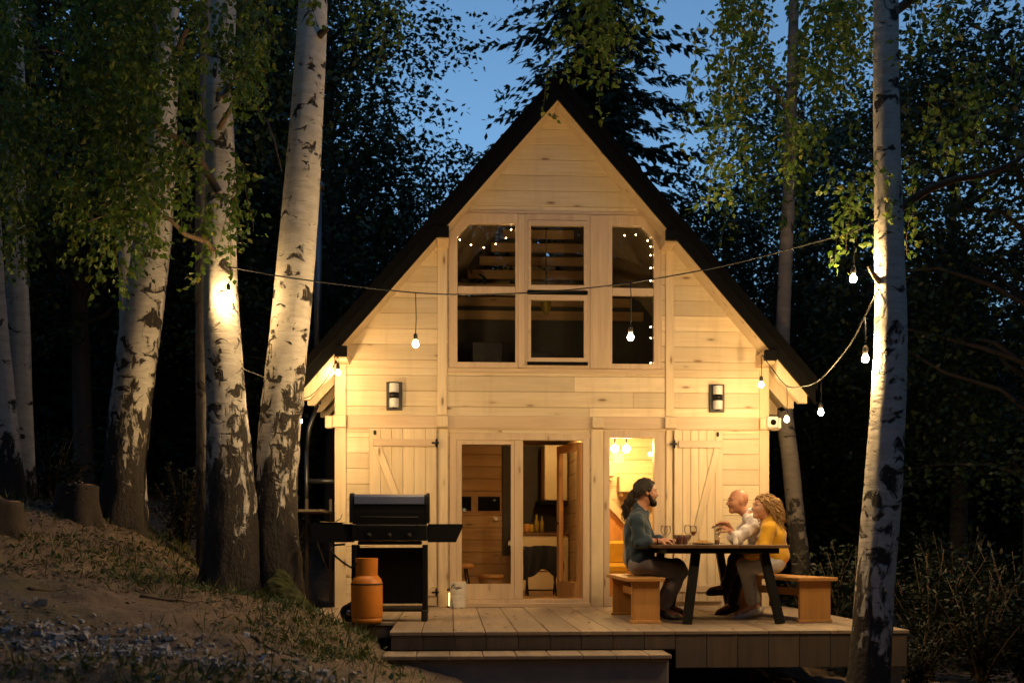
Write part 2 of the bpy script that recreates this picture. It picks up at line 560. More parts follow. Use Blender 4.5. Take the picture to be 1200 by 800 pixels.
def ground_base(x, y):
    x = np.asarray(x, float); y = np.asarray(y, float)
    xc, yc = np.clip(x, -11.5, 11.5), np.clip(y, -14.5, 13.5)
    z = _w[_n] + _w[_n + 1] * xc + _w[_n + 2] * yc
    for i in range(_n):
        z = z + _w[i] * _tps(np.hypot(xc - CTRL[i, 0], yc - CTRL[i, 1]))
    far = np.maximum(np.abs(x - xc), np.abs(y - yc))
    return z * np.clip(1 - far / 60.0, 0.3, 1)


def ground(x, y):
    x = np.asarray(x, float); y = np.asarray(y, float)
    z = ground_base(x, y)
    z = z + 0.11 * vnoise(x * 1.1, y * 1.1, 1) + 0.075 * vnoise(x * 3.1, y * 3.1, 2) + 0.045 * vnoise(x * 8, y * 8, 3) + 0.022 * vnoise(x * 19, y * 19, 4)
    # keep it below the deck and the cabin floor
    inside = (x > -2.95) & (x < 3.1) & (y > -3.9) & (y < 6)
    z = np.where(inside & (x > -1.9), np.minimum(z, -0.4), z)
    z = np.where(inside & (y > -2.75), np.minimum(z, -0.16), z)
    return z


def gz(x, y): return float(ground(np.array([x]), np.array([y]))[0])


def hit(px, py, d0=4.0, d1=22.0):
    """ground point seen at px,py"""
    D = d0
    while D < d1:
        p = PD(px, py, D)
        if float(ground_base(p.x, p.y)) >= p.z: break
        D += .05
    return p


def axis_coords(lo, hi, step, far):
    c = list(np.arange(lo, hi + 1e-6, step))
    s, x, neg = step, hi, []
    while x < far:
        s *= 1.25; x += s; c.append(x)
    s, x = step, lo
    while x > -far:
        s *= 1.25; x -= s; neg.append(x)
    return np.array(neg[::-1] + c)


gx = axis_coords(-7.0, 4.5, 0.055, 420); gy = axis_coords(-10.5, 1.0, 0.055, 420)
GX, GY = np.meshgrid(gx, gy, indexing='ij')
GZ = ground(GX.ravel(), GY.ravel())
nx, ny = len(gx), len(gy)
ii, jj = np.meshgrid(np.arange(nx - 1), np.arange(ny - 1), indexing='ij')
q = np.stack([ii * ny + jj, (ii + 1) * ny + jj, (ii + 1) * ny + jj + 1, ii * ny + jj + 1], -1).reshape(-1, 4)

t = NT('forest_floor_soil')
co = t.coord()
n1 = t.noise(co, 0.55, 5, 0.6); n2 = t.noise(co, 3.3, 6, 0.65); n3 = t.noise(co, 28, 5, 0.7); n4 = t.noise(co, 90, 3, 0.7)
c = t.mix(t.step(n2, 0.3, 0.7), (0.28, 0.20, 0.135, 1), (0.16, 0.115, 0.078, 1))
c = t.mix(t.math('MULTIPLY', t.step(n3, 0.45, 0.75), 0.7), c, (0.055, 0.038, 0.025, 1))
c = t.mix(t.math('MULTIPLY', t.step(n4, 0.58, 0.72), 0.6), c, (0.30, 0.24, 0.17, 1))
c = t.mix(t.math('MULTIPLY', t.step(n1, 0.52, 0.68), 0.55), c, (0.075, 0.085, 0.025, 1))
t.col(c); t.rough(0.95)
t.bump(t.math('ADD', t.math('MULTIPLY', n3, 0.7), t.math('MULTIPLY', n4, 0.35)), 0.9, 0.03)
tag(np_mesh('ground', np.stack([GX.ravel(), GY.ravel(), GZ], -1), q, t.m, smooth=True), kind='structure')


# leaf-shaped faces: positions, tip directions, normals, sizes -> one mesh of 6-point folded leaves
def leaf_arrays(P, T, N, S, asp=0.72, fold=0.18):
    P, T, N = [np.asarray(a, float) for a in (P, T, N)]
    S = np.asarray(S, float)[:, None]
    T = T / np.maximum(np.linalg.norm(T, axis=1, keepdims=True), 1e-9)
    B = np.cross(N, T); B /= np.maximum(np.linalg.norm(B, axis=1, keepdims=True), 1e-9)
    N = np.cross(T, B)
    w = asp * 0.5
    v = np.stack([P, P + (T * 0.28 + B * w + N * fold * w) * S, P + (T * 0.66 + B * w * 0.62 + N * fold * w * .6) * S, P + T * S - N * S * 0.06,
                  P + (T * 0.66 - B * w * 0.62 + N * fold * w * .6) * S, P + (T * 0.28 - B * w + N * fold * w) * S], 1)
    n = len(P)
    b = (np.arange(n) * 6)[:, None]
    f = np.concatenate([b + np.array([[0, 1, 2, 3]]), b + np.array([[0, 3, 4, 5]])], 1).reshape(-1, 4)
    return v.reshape(-1, 3), f


def kite_arrays(P, T, N, S, asp=0.5):
    P, T, N = [np.asarray(a, float) for a in (P, T, N)]
    S = np.asarray(S, float)[:, None]
    T = T / np.maximum(np.linalg.norm(T, axis=1, keepdims=True), 1e-9)
    B = np.cross(N, T); B /= np.maximum(np.linalg.norm(B, axis=1, keepdims=True), 1e-9)
    v = np.stack([P, P + (T * 0.45 + B * asp * .5) * S, P + T * S, P + (T * 0.45 - B * asp * .5) * S], 1)
    n = len(P)
    f = (np.arange(n) * 4)[:, None] + np.array([[0, 1, 2, 3]])
    return v.reshape(-1, 3), f


def unit(n): 
    a = rng.normal(size=(n, 3)); return a / np.linalg.norm(a, axis=1, keepdims=True)


def scatter(n, xr, yr, keep):
    x = rng.uniform(*xr, n * 3); y = rng.uniform(*yr, n * 3)
    k = keep(x, y) > rng.random(len(x))
    x, y = x[k][:n], y[k][:n]
    return np.stack([x, y, ground(x, y)], -1)


def off_deck(x, y):
    return ~(((x > -1.95) & (x < 3.15) & (y > -4.4) & (y < 6)) | ((x > -2.9) & (x < 3) & (y > -2.7) & (y < 6)))


# leaf litter and wood chips
P = scatter(24000, (-7, 2.2), (-10.5, 0.5), lambda x, y: off_deck(x, y) * np.clip(0.35 + 1.5 * vnoise(x * .8, y * .8, 9), 0.05, 1))
T = unit(len(P)); T[:, 2] *= 0.25; N = unit(len(P)) * 0.4 + np.array([0, 0, 1])
dkx = rng.uniform(-1.8, 2.9, 130); dky = -3.8 + 3.6 * rng.random(130) ** 1.6
ext = np.stack([dkx, dky, np.full(130, .004)], -1)
P = np.concatenate([P, ext]); T = np.concatenate([T, unit(130) * [1, 1, .05]]); N = np.concatenate([N, unit(130) * .25 + np.array([0, 0, 1])])
v, f = leaf_arrays(P + np.array([0, 0, .006]), T, N, rng.uniform(0.012, 0.05, len(P)), 0.75)
tag(np_mesh('leaf_litter', v, f, MAT['litter'], rnd=np.repeat(rng.random(len(P)), 2)), kind='stuff', label='dry leaves and wood chips scattered over the bare slope and the deck', cat='leaf litter')

# grass: patches near the bottom edge, round the birch foot and along the bank
def grass_keep(x, y):
    g = np.clip(vnoise(x * 0.9 + 3, y * 0.9, 21) * 3.2 - 0.35, 0, 1)
    bank = np.exp(-(((x + 2.35) / 0.6) ** 2 + ((y + 4.2) / 1.3) ** 2)) * 1.3
    foot = np.exp(-(((x + 3.0) / 0.7) ** 2 + ((y + 2.9) / 0.7) ** 2)) * 0.8
    mid = .8 * np.exp(-(((x + 4.6) / 0.9) ** 2 + ((y + 2.6) / 0.8) ** 2)) + .7 * np.exp(-(((x + 3.9) / 0.5) ** 2 + ((y + 3.6) / 0.5) ** 2))
    low = mid + np.exp(-(((x + 2.6) / 1.2) ** 2 + ((y + 7.3) / 0.55) ** 2)) * 1.0
    back = np.clip((y + 2.2) / 3, 0, 1) * 0.7
    return off_deck(x, y) * np.clip(g * 0.45 + bank + foot + low + back, 0, 1)
P = scatter(42000, (-7.5, 4.2), (-10.3, 1.5), grass_keep)
T = np.stack([rng.normal(0, .5, len(P)), rng.normal(0, .5, len(P)), np.ones(len(P))], -1)
v, f = kite_arrays(P - np.array([0, 0, .01]), T, unit(len(P)), rng.gamma(3.0, .026, len(P)).clip(.02, .2), 0.065)
tag(np_mesh('grass', v, f, MAT['grass'], rnd=rng.random(len(P))), kind='stuff', label='sparse grass growing in patches on the slope and the bank', cat='grass')
# low broad-leaved weeds
P = scatter(7000, (-6.5, 0.5), (-9.5, 0.5), lambda x, y: off_deck(x, y) * np.clip(grass_keep(x, y) * 1.1 - 0.06, 0, 1))
T = np.stack([rng.normal(0, 1, len(P)), rng.normal(0, 1, len(P)), rng.uniform(.2, 1.0, len(P))], -1)
v, f = leaf_arrays(P + np.array([0, 0, .02]), T, unit(len(P)) * .5 + np.array([0, 0, 1]), rng.uniform(0.03, 0.075, len(P)), 0.6)
tag(np_mesh('weeds', v, f, MAT['shrub'], rnd=np.repeat(rng.random(len(P)), 2)), kind='stuff', label='low green weeds creeping over the bank beside the step', cat='weeds')

# gravel: a pale patch of crushed stone low on the left
gc = hit(125, 750)
P = scatter(3400, (gc.x - 1.7, gc.x + 1.9), (gc.y - 1.1, gc.y + 0.9), lambda x, y: np.clip(np.exp(-(((x - gc.x) / 0.62) ** 2 + ((y - gc.y) / 0.30) ** 2)) * (1.1 + 1.2 * vnoise(x * 4, y * 4, 33)) + .5 * np.exp(-(((x - gc.x - 1.05) / 0.35) ** 2 + ((y - gc.y + .35) / 0.2) ** 2)) + .06 * np.clip(1 - (x + 2) / 2, 0, 1), 0, 1))
cube = np.array([[-1, -1, -1], [1, -1, -1], [1, 1, -1], [-1, 1, -1], [-1, -1, 1], [1, -1, 1], [1, 1, 1], [-1, 1, 1]], float)
cf = np.array([[0, 3, 2, 1], [4, 5, 6, 7], [0, 1, 5, 4], [1, 2, 6, 5], [2, 3, 7, 6], [3, 0, 4, 7]])
n = len(P)
sz = rng.gamma(2.0, 0.0064, n).clip(0.005, 0.045)
V = cube[None] * rng.uniform(0.3, 1.0, (n, 8, 3)) * sz[:, None, None] * np.array([1, 1, .6])
ang = rng.uniform(0, 6.28, n); ca, sa = np.cos(ang)[:, None], np.sin(ang)[:, None]
tilt = rng.normal(0, .4, (n, 1))
V = np.stack([V[..., 0] * ca - V[..., 1] * sa, V[..., 0] * sa + V[..., 1] * ca, V[..., 2] + V[..., 0] * tilt], -1) + P[:, None, :] + np.array([0, 0, .008])
F = (np.arange(n) * 8)[:, None, None] + cf[None]
t = NT('crushed_limestone')
r_ = t.rnd(); nn = t.noise(t.coord(), 40, 4)
t.col(t.mix(nn, t.mix(r_, (0.36, 0.36, 0.36, 1), (0.62, 0.61, 0.59, 1)), (0.25, 0.23, 0.21, 1))); t.rough(0.9); t.bump(nn, .4, .004)
tag(np_mesh('gravel', V.reshape(-1, 3), F.reshape(-1, 4), t.m, rnd=np.repeat(rng.random(n), 6)), kind='stuff', label='patch of pale crushed stone low on the slope', cat='gravel')

# fallen sticks
for k, (px, py, D, L, rz) in enumerate([(200, 700, 9.4, .5, .3), (430, 770, 9.0, .35, -.2), (60, 690, 9.0, .4, .9), (320, 765, 8.2, .45, -.5)]):
    p = PD(px, py, D); p.z = gz(p.x, p.y) + .015
    m = MB(p)
    pts = [p + Vector((math.cos(rz) * L * (i / 6 - .5), math.sin(rz) * L * (i / 6 - .5), 0.03 * math.sin(i * 2.1))) for i in range(7)]
    for x in pts: x.z = gz(x.x, x.y) + .014
    m.tube(pts, [.012, .012, .011, .010, .008, .006, .004], 6)
    o = m.build('stick', MAT['limb']); o.location = p
    tag(o, ['fallen stick lying on the slope left of the big birch pair', 'short stick at the foot of the bank near the step', 'fallen stick on bare soil at the left edge', 'stick lying below the mossy birch foot'][k], 'stick', 'fallen sticks')
# ================================================================== CABIN
SL, RZ = 1.153, 6.142            # roof pitch and underside height at the ridge
def roof_z(x): return RZ - SL * abs(x)
def roof_x(z): return (RZ - z) / SL

cab = empty('cabin', (0, 0, 0), 'steep gabled cabin of pale wooden boards with a black roof behind the deck', 'cabin')

# openings in the front wall (x0,x1,z0,z1)
OPEN = [(-1.315, 1.345, 2.955, 4.87), (-1.305, 0.43, -0.05, 2.15), (0.575, 1.375, -0.05, 2.19)]
wall = MB()
z = -0.02
pitch = 0.192
while z < RZ - 0.12:
    z0, z1 = z, min(z + pitch, RZ - 0.06)
    cuts = sorted({z0, z1} | {c for o in OPEN for c in (o[2], o[3]) if z0 + 0.01 < c < z1 - 0.01})
    nj = random.random()
    for a, b in zip(cuts[:-1], cuts[1:]):
        zm = (a + b) / 2
        spans = [(-2.62, 2.62)]
        for o in OPEN:
            if o[2] < zm < o[3]:
                new = []
                for s in spans:
                    if o[0] > s[0]: new.append((s[0], min(s[1], o[0])))
                    if o[1] < s[1]: new.append((max(s[0], o[1]), s[1]))
                spans = [s for s in new if s[1] - s[0] > 0.02]
        # joints between board lengths
        out = []
        for s in spans:
            lm = max(roof_x(z1), 0)
            sa, sb = max(s[0], -lm), min(s[1], lm)
            L = sb - sa
            if L > 1.9:
                j = sa + L * (0.25 + 0.5 * nj); out += [(s[0], j - .0012), (j + .0012, s[1])]
            else: out.append(s)
        for s in out:
            ch = 0.006
            lo = a if a > z0 + .001 else a + 0.0012
            hi = b if b < z1 - .001 else b - 0.0012
            prof = [(0.022, lo), (ch, lo), (0.0, lo + ch), (0.0, hi - ch), (ch, hi), (0.022, hi)]
            ra, rb, ok = [], [], True
            for (yy, zz) in prof:
                lim = roof_x(zz) + 0.02
                xa, xb = max(s[0], -lim), min(s[1], lim)
                if xb - xa < 0.01: ok = False
                ra.append(Vector((xa, yy, zz))); rb.append(Vector((xb, yy, zz)))
            if ok: wall.solid(ra, rb)
    z += pitch
wall.build('front_wall', MAT['siding'], cab)
# backing behind the boards (closes the joints), side and back walls
bk = MB()
def clip_panel(m, x0, x1, z0, z1, y0, y1):
    poly = [(x0, z0), (x1, z0)]
    zr, zl = min(z1, roof_z(x1) + .03), min(z1, roof_z(x0) + .03)
    poly.append((x1, zr))
    if x0 < 0 < x1 and z1 > max(zr, zl):
        for x in sorted({max(x0, -roof_x(z1)), min(x1, roof_x(z1))}, reverse=True):
            if x0 < x < x1: poly.append((x, z1))
    elif z1 > min(zr, zl):
        xx = roof_x(z1) * (1 if x0 > 0 or x1 > 0 and x0 >= 0 else -1)
        if x0 < xx < x1: poly.append((xx, z1))
    poly.append((x0, zl))
    m.prism(poly, y0, y1)
clip_panel(bk, -2.64, -1.31, -0.05, 2.95, .022, .11)
clip_panel(bk, .432, .574, -0.05, 2.19, .022, .11)
clip_panel(bk, 1.376, 2.64, -0.05, 2.95, .022, .11)
clip_panel(bk, -1.308, .43, 2.152, 2.95, .0225, .11)
clip_panel(bk, .4305, 1.3755, 2.192, 2.95, .023, .1105)
clip_panel(bk, -2.6, -1.317, 2.951, 4.6, .0225, .11)
clip_panel(bk, 1.347, 2.6, 2.951, 4.6, .0225, .11)
clip_panel(bk, -1.1, 1.1, 4.872, 6.1, .0225, .11)
bk.build('inner_lining', MAT['inner'], cab)
sw = MB()
for s in (-1, 1):
    z = -0.3
    while z < 3.0:
        sw.box((s * 2.60, 0.125, z), (s * 2.69, 5.0, z + .188), .006); z += .19
z = -0.3
while z < 5.9:
    hw = min(2.59, roof_x(z + .19))
    if hw > .1: sw.box((-hw, 4.93, z), (hw, 5.0, z + .188), .006)
    z += .19
sw.build('side_wall', MAT['pine_y'], cab)

# posts, beam, beam ends
for (x0, x1, z0, z1) in [(-2.715, -2.575, -0.02, 2.99), (2.575, 2.70, -0.02, 2.99), (-1.455, -1.337, 2.37, 4.44), (1.39, 1.495, 2.37, 4.47), (0.452, 0.612, 0.0, 2.2), (-1.45, -1.325, 0.0, 2.2), (1.393, 1.478, 0.0, 2.2)]:
    m = MB(); m.box((x0, -0.028 if abs(x0) > 2.3 else -.024, z0), (x1, 0.03, z1), .006); m.build('post', MAT['pine_v'], cab)
m = MB(); m.box((-2.57, -.020, 2.205), (2.57, .03, 2.365), .006); m.build('beam', MAT['frame_h'], cab)
for x in (-1.395, .535, 1.445):
    m = MB(); m.box((x - .075, -.085, 2.215), (x + .075, -.0285, 2.355), .008); m.build('beam_end', MAT['pine_v'], cab)
for s in (-1, 1):
    m = MB(); m.box((s * 2.57, -.095, 2.205), (s * 2.735, -.031, 2.355), .008)
    m.box((s * 2.738, -.05, 2.20), (s * 2.83, .06, 2.35), .008); m.build('beam_end', MAT['pine_v'], cab)
# band under the upper windows and head band over them
m = MB(); m.box((-1.335, -.016, 2.90), (1.385, .02, 2.957), .005); m.build('sill_band', MAT['frame_h'], cab)
m = MB(); m.box((-1.06, -.014, 4.868), (1.08, .02, 4.915), .005); m.build('head_band', MAT['frame_h'], cab)
m = MB(); m.box((-2.75, -.06, -.10), (2.72, .02, .0), .006); m.build('sole_plate', MAT['frame_h'], cab)

# roof: two slopes, barge boards, ridge, lining, purlins, rafters
TH = 0.29
YF, YB = -0.42, 5.2
XE = 3.14
def slope_pt(s, x, dz, y): return Vector((s * x, y, RZ - SL * x + dz))
rf = MB()
for s in (-1, 1):
    x0 = 0.0015
    rf.solid([slope_pt(s, x0, .03, YF + .045), slope_pt(s, XE, .03, YF + .045), slope_pt(s, XE, TH, YF + .045), slope_pt(s, x0, TH, YF + .045)],
             [slope_pt(s, x0, .03, YB), slope_pt(s, XE, .03, YB), slope_pt(s, XE, TH, YB), slope_pt(s, x0, TH, YB)])
    k = YF + .3                                            # standing seams
    while k < YB:
        rf.solid([slope_pt(s, x0, TH, k), slope_pt(s, XE, TH, k), slope_pt(s, XE, TH + .04, k), slope_pt(s, x0, TH + .04, k)],
                 [slope_pt(s, x0, TH, k + .02), slope_pt(s, XE, TH, k + .02), slope_pt(s, XE, TH + .04, k + .02), slope_pt(s, x0, TH + .04, k + .02)])
        k += .42
roof = rf.build('roof', MAT['roof'], cab)
for s in (-1, 1):
    m = MB()
    m.solid([slope_pt(s, .0015, 0.0, YF), slope_pt(s, XE + .02, 0.0, YF), slope_pt(s, XE + .02, .18, YF), slope_pt(s, .0015, .18, YF)],
            [slope_pt(s, .0015, 0.0, YF + .042), slope_pt(s, XE + .02, 0.0, YF + .042), slope_pt(s, XE + .02, .18, YF + .042), slope_pt(s, .0015, .18, YF + .042)])
    m.build('barge_board', MAT['cap'], roof)
    m = MB()
    m.solid([slope_pt(s, .0015, .182, YF - .03), slope_pt(s, XE + .04, .182, YF - .03), slope_pt(s, XE + .04, .32, YF - .03), slope_pt(s, .0015, .32, YF - .03)],
            [slope_pt(s, .0015, .182, YF + .044), slope_pt(s, XE + .04, .182, YF + .044), slope_pt(s, XE + .04, .32, YF + .044), slope_pt(s, .0015, .32, YF + .044)])
    m.build('verge_flashing', MAT['roof'], roof)
    # wooden lining under the slope
    m = MB()
    k = YF + .046
    while k < YB - .1:
        m.solid([slope_pt(s, .0015, .0, k), slope_pt(s, XE - .06, .0, k), slope_pt(s, XE - .06, .028, k), slope_pt(s, .0015, .028, k)],
                [slope_pt(s, .0015, .0, k + .117), slope_pt(s, XE - .06, .0, k + .117), slope_pt(s, XE - .06, .028, k + .117), slope_pt(s, .0015, .028, k + .117)])
        k += .12
    m.build('soffit', MAT['pine_v'], cab)
    # rafter tails
    for k in range(9):
        y0 = -.36 + k * .62 if k else -.372
        if k == 1: y0 = .16
        m = MB()
        xa, xb, dp = (2.69 if k == 0 else 2.70), 3.07, .22
        m.solid([Vector((s * xa, y0, RZ - SL * xa - .002)), Vector((s * xb, y0, RZ - SL * xb - .002)), Vector((s * xb, y0, RZ - SL * xb - .10)), Vector((s * (xb - .09), y0, RZ - SL * xb - .10)), Vector((s * xa, y0, RZ - SL * xa - dp))],
                [Vector((s * xa, y0 + .09, RZ - SL * xa - .002)), Vector((s * xb, y0 + .09, RZ - SL * xb - .002)), Vector((s * xb, y0 + .09, RZ - SL * xb - .10)), Vector((s * (xb - .09), y0 + .09, RZ - SL * xb - .10)), Vector((s * xa, y0 + .09, RZ - SL * xa - dp))])
        m.build('rafter', MAT['pine_v'], cab)
    for (x0, x1, z0, z1) in [(2.53, 2.67, 2.985, 3.135), (1.315, 1.455, 4.43, 4.58)]:
        m = MB(); m.box((s * x0, YF + .035, z0), (s * x1, .125, z1), .005)
        p = m.build('purlin', MAT['pine_y'], cab)
        m = MB(); m.box((s * (x0 - .004), YF - .034, z0 + .028), (s * (x1 + .004), YF + .033, z1 + .004), .003); m.build('end_cap', MAT['cap'], p)
m = MB(); m.beam((0, YF - .035, RZ + .29), (0, YB, RZ + .29), .10, .05); m.build('ridge_cap', MAT['roof'], roof)

# ---- upper windows
def pane(parent, poly, y):
    me = bpy.data.meshes.new('pane')
    me.from_pydata([(p[0], y, p[1]) for p in poly], [], [list(range(len(poly)))])
    return link_mesh('pane', me, MAT['glass'], parent)


def frame_ring(m, outer, inner, y0, y1): m.ring_prism(outer, inner, y0, y1)
# left
wl = MB()
ol = [(-1.312, 2.958), (-.462, 2.958), (-.462, 4.866), (-1.10, 4.866), (-1.312, 4.622)]
il = [(-1.209, 3.025), (-.489, 3.025), (-.489, 4.741), (-1.055, 4.741), (-1.209, 4.572)]
wl.ring_prism(ol, il, -.030, .06)
wl.box((-1.207, -.022, 3.872), (-.491, .05, 3.966), .004)
w1 = wl.build('window', MAT['frame'], cab)
pane(w1, [(-1.215, 3.02), (-.485, 3.02), (-.485, 3.88), (-1.215, 3.88)], .02)
pane(w1, [(-1.215, 3.96), (-.485, 3.96), (-.485, 4.745), (-1.05, 4.745), (-1.215, 4.575)], .0205)
# middle: two sashes set in a frame
wm = MB()
oc = [(-.375, 2.958), (.437, 2.958), (.437, 4.866), (-.375, 4.866)]
wm.ring_prism(oc, [(-.335, 3.0), (.40, 3.0), (.40, 4.79), (-.335, 4.79)], -.030, .06)
w2 = wm.build('window', MAT['frame'], cab)
for (z0, z1, a, b) in [(3.036, 3.865, 3.086, 3.801), (3.925, 4.783, 3.985, 4.723)]:
    m = MB(); m.ring_prism([(-.333, z0), (.398, z0), (.398, z1), (-.333, z1)], [(-.298, a), (.363, a), (.363, b), (-.298, b)], -.042, .02)
    sash = m.build('sash', MAT['frame_h'], w2)
    pane(w2, [(-.31, a - .01), (.375, a - .01), (.375, b + .01), (-.31, b + .01)], -.004)
for z0 in (2.992, 3.872):
    m = MB(); m.box((-.345, -.055, z0), (.41, -.032, z0 + .042), .003); m.build('drip_rail', MAT['cap'], w2)
# right
wr = MB()
orr = [(.665, 2.958), (1.342, 2.958), (1.342, 4.60), (1.128, 4.866), (.665, 4.866)]
ir = [(.716, 3.019), (1.242, 3.019), (1.242, 4.572), (1.085, 4.741), (.716, 4.741)]
wr.ring_prism(orr, ir, -.030, .06)
wr.box((.718, -.022, 3.872), (1.240, .05, 3.966), .004)
w3 = wr.build('window', MAT['frame'], cab)
pane(w3, [(.71, 3.015), (1.25, 3.015), (1.25, 3.88), (.71, 3.88)], .02)
pane(w3, [(.71, 3.96), (1.25, 3.96), (1.25, 4.575), (1.088, 4.745), (.71, 4.745)], .0205)
# mullions between the windows, corner fillers under the roof slope
for (x0, x1) in [(-.460, -.377), (.439, .663)]:
    m = MB(); m.box((x0, -.038, 2.96), (x1, .06, 4.864), .006); m.build('mullion', MAT['frame'], cab)
for o in (w1, w2, w3): o['label'] = {w1: 'two-pane upper window with its top left corner cut off', w2: 'middle upper window of two opening sashes', w3: 'narrow upper window with its top right corner cut off'}[o]

# ---- glazed door (fixed leaf + open leaf) and narrow glazed door
dm = MB()
dm.ring_prism([(-1.302, .004), (.427, .004), (.427, 2.148), (-1.302, 2.148)], [(-1.225, .095), (.352, .095), (.352, 2.065), (-1.225, 2.065)], -.034, .08)
dm.box((-.502, -.030, .097), (-.396, .07, 2.063), .004)
door = dm.build('door_frame', MAT['frame'], cab)
m = MB(); m.ring_prism([(-1.223, .097), (-.504, .097), (-.504, 2.063), (-1.223, 2.063)], [(-1.156, .285), (-.545, .285), (-.545, 2.01), (-1.156, 2.01)], -.022, .045)
m.build('fixed_leaf', MAT['frame'], door)
pane(door, [(-1.165, .275), (-.535, .275), (-.535, 2.02), (-1.165, 2.02)], .01)
m = MB(); m.box((-1.31, -.09, -.0), (.44, -.036, .05), .005); m.build('threshold', MAT['frame_h'], door)
# open leaf hinged at the right jamb, swung in
hx, hy, th = .345, .085, R(73)
leaf = MB((0, 0, 0))
dw = .74
leaf.ring_prism([(-dw, .10), (0, .10), (0, 2.055), (-dw, 2.055)], [(-dw + .085, .29), (-.085, .29), (-.085, 1.96), (-dw + .085, 1.96)], -.028, .028)
lo_ = leaf.build('open_leaf', MAT['inner_v'], door)
lo_.location = (hx, hy + .02, 0); lo_.rotation_euler = (0, 0, -th)
me = bpy.data.meshes.new('leaf_pane'); me.from_pydata([(-dw + .08, 0, .285), (-.08, 0, .285), (-.08, 0, 1.965), (-dw + .08, 0, 1.965)], [], [[0, 1, 2, 3]])
o = link_mesh('leaf_pane', me, MAT['glass'], door); o.location = lo_.location; o.rotation_euler = lo_.rotation_euler
m = MB(); m.tube([(-dw + .045, -.028, 1.05), (-dw + .045, -.07, 1.05), (-dw + .16, -.07, 1.05)], .009, 8)
o = m.build('handle', MAT['black_metal'], door); o.location = lo_.location; o.rotation_euler = lo_.rotation_euler

nm = MB()
nm.ring_prism([(.614, .004), (1.372, .004), (1.372, 2.186), (.614, 2.186)], [(.684, .12), (1.242, .12), (1.242, 2.10), (.684, 2.10)], -.030, .08)
narrow = nm.build('door_frame', MAT['frame'], cab)
narrow['label'] = 'narrow glazed door frame glowing with light from inside'
pane(narrow, [(.678, .11), (1.25, .11), (1.25, 2.11), (.678, 2.11)], .01)

# ---- shutters
def shutter(x0, x1, z0, z1, flip):
    m = MB(); n = 6; w = (x1 - x0) / n
    for k in range(n): m.box((x0 + k * w + .0012, -.062, z0), (x0 + (k + 1) * w - .0012, -.036, z1), .005)
    sh = m.build('shutter', MAT['pine_v'], cab)
    m = MB()
    a, b = x0 + .05, x1 - .02
    m.box((a, -.086, z1 - .22), (b, -.0625, z1 - .13), .004); m.build('batten', MAT['frame_h'], sh)
    m = MB(); m.box((a, -.086, z0 + .12), (b, -.0625, z0 + .21), .004); m.build('batten', MAT['frame_h'], sh)
    m = MB()
    p, q = ((a + .05, z1 - .225), (b - .05, z0 + .215))
    if flip: p, q = (b - .05, z1 - .225), (a + .05, z0 + .215)
    m.beam((p[0], -.0735, p[1]), (q[0], -.0735, q[1]), .09, .022, .004, up=(0, 1, 0))
    m.build('brace', MAT['pine_v'], sh)
    hxx = x1 if not flip else x0
    for zz in (z0 + .165, z1 - .175):
        m = MB(); m.tube([(hxx, -.075, zz - .05), (hxx, -.075, zz + .05)], .012, 8); m.box((hxx - .06, -.092, zz - .012), (hxx + .03, -.0875, zz + .012), .002); m.build('hinge', MAT['black_metal'], sh)
    m = MB(); kx = x0 + .07 if not flip else x1 - .07
    m.ball((kx, -.075, z1 - .05), .018, 10, 0, (1, .6, 1.8)); m.build('catch', MAT['black_metal'], sh)
    return sh
s1 = shutter(-2.29, -1.465, .02, 2.195, False); s1['label'] = 'open plank shutter behind the barbecue'
s2 = shutter(1.49, 2.105, .06, 2.195, True); s2['label'] = 'open plank shutter behind the dining table'

# ---- rooms behind the glass
m = MB()
for k in range(42): m.box((-2.58 + k * .123, .13, .055), (-2.58 + k * .123 + .121, 4.9, .085), .003)
m.build('floor', MAT['inner_v'], cab)
m = MB()
for k in range(38):
    m.box((-2.55, .115 + k * .125, 2.30), (2.55, .115 + k * .125 + .123, 2.33), .003)
m.build('ceiling', MAT['inner'], cab)
m = MB(); z = .09
while z < 2.28:
    m.box((-2.55, 3.3, z), (.50, 3.34, min(z + .185, 2.295)), .008); z += .187
m.build('room_wall', MAT['inner'], cab)
m = MB(); z = .09
while z < 2.28:
    m.box((.46, .75, z), (.52, 3.29, min(z + .185, 2.295)), .008); z += .187
m.build('partition', MAT['pine_y'], cab)
m = MB(); z = .09
while z < 2.28:
    m.box((.53, 1.85, z), (2.55, 1.9, min(z + .185, 2.295)), .008); z += .187
m.build('room_wall', MAT['siding'], cab)
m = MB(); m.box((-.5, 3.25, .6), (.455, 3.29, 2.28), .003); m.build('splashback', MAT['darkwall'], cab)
# loft: back wall of spaced planks, seen dimly through the upper windows
m = MB(); z = 4.08
while z < 5.5:
    hw = min(2.2, roof_x(z + .2) - .05)
    m.box((-hw, 2.6, z), (hw, 2.64, z + .135), .006); z += .20
m.build('loft_slats', MAT['inner'], cab)
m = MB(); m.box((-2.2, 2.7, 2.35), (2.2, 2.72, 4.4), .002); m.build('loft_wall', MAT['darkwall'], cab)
for (x0, z0, z1) in [(-1.0, 3.0, 3.55), (-.28, 3.05, 3.42)]:
    m = MB(); m.box((x0, 1.5, 2.36), (x0 + .42, 1.75, z1), .01); m.build('loft_chest', MAT['darkwall'], cab)
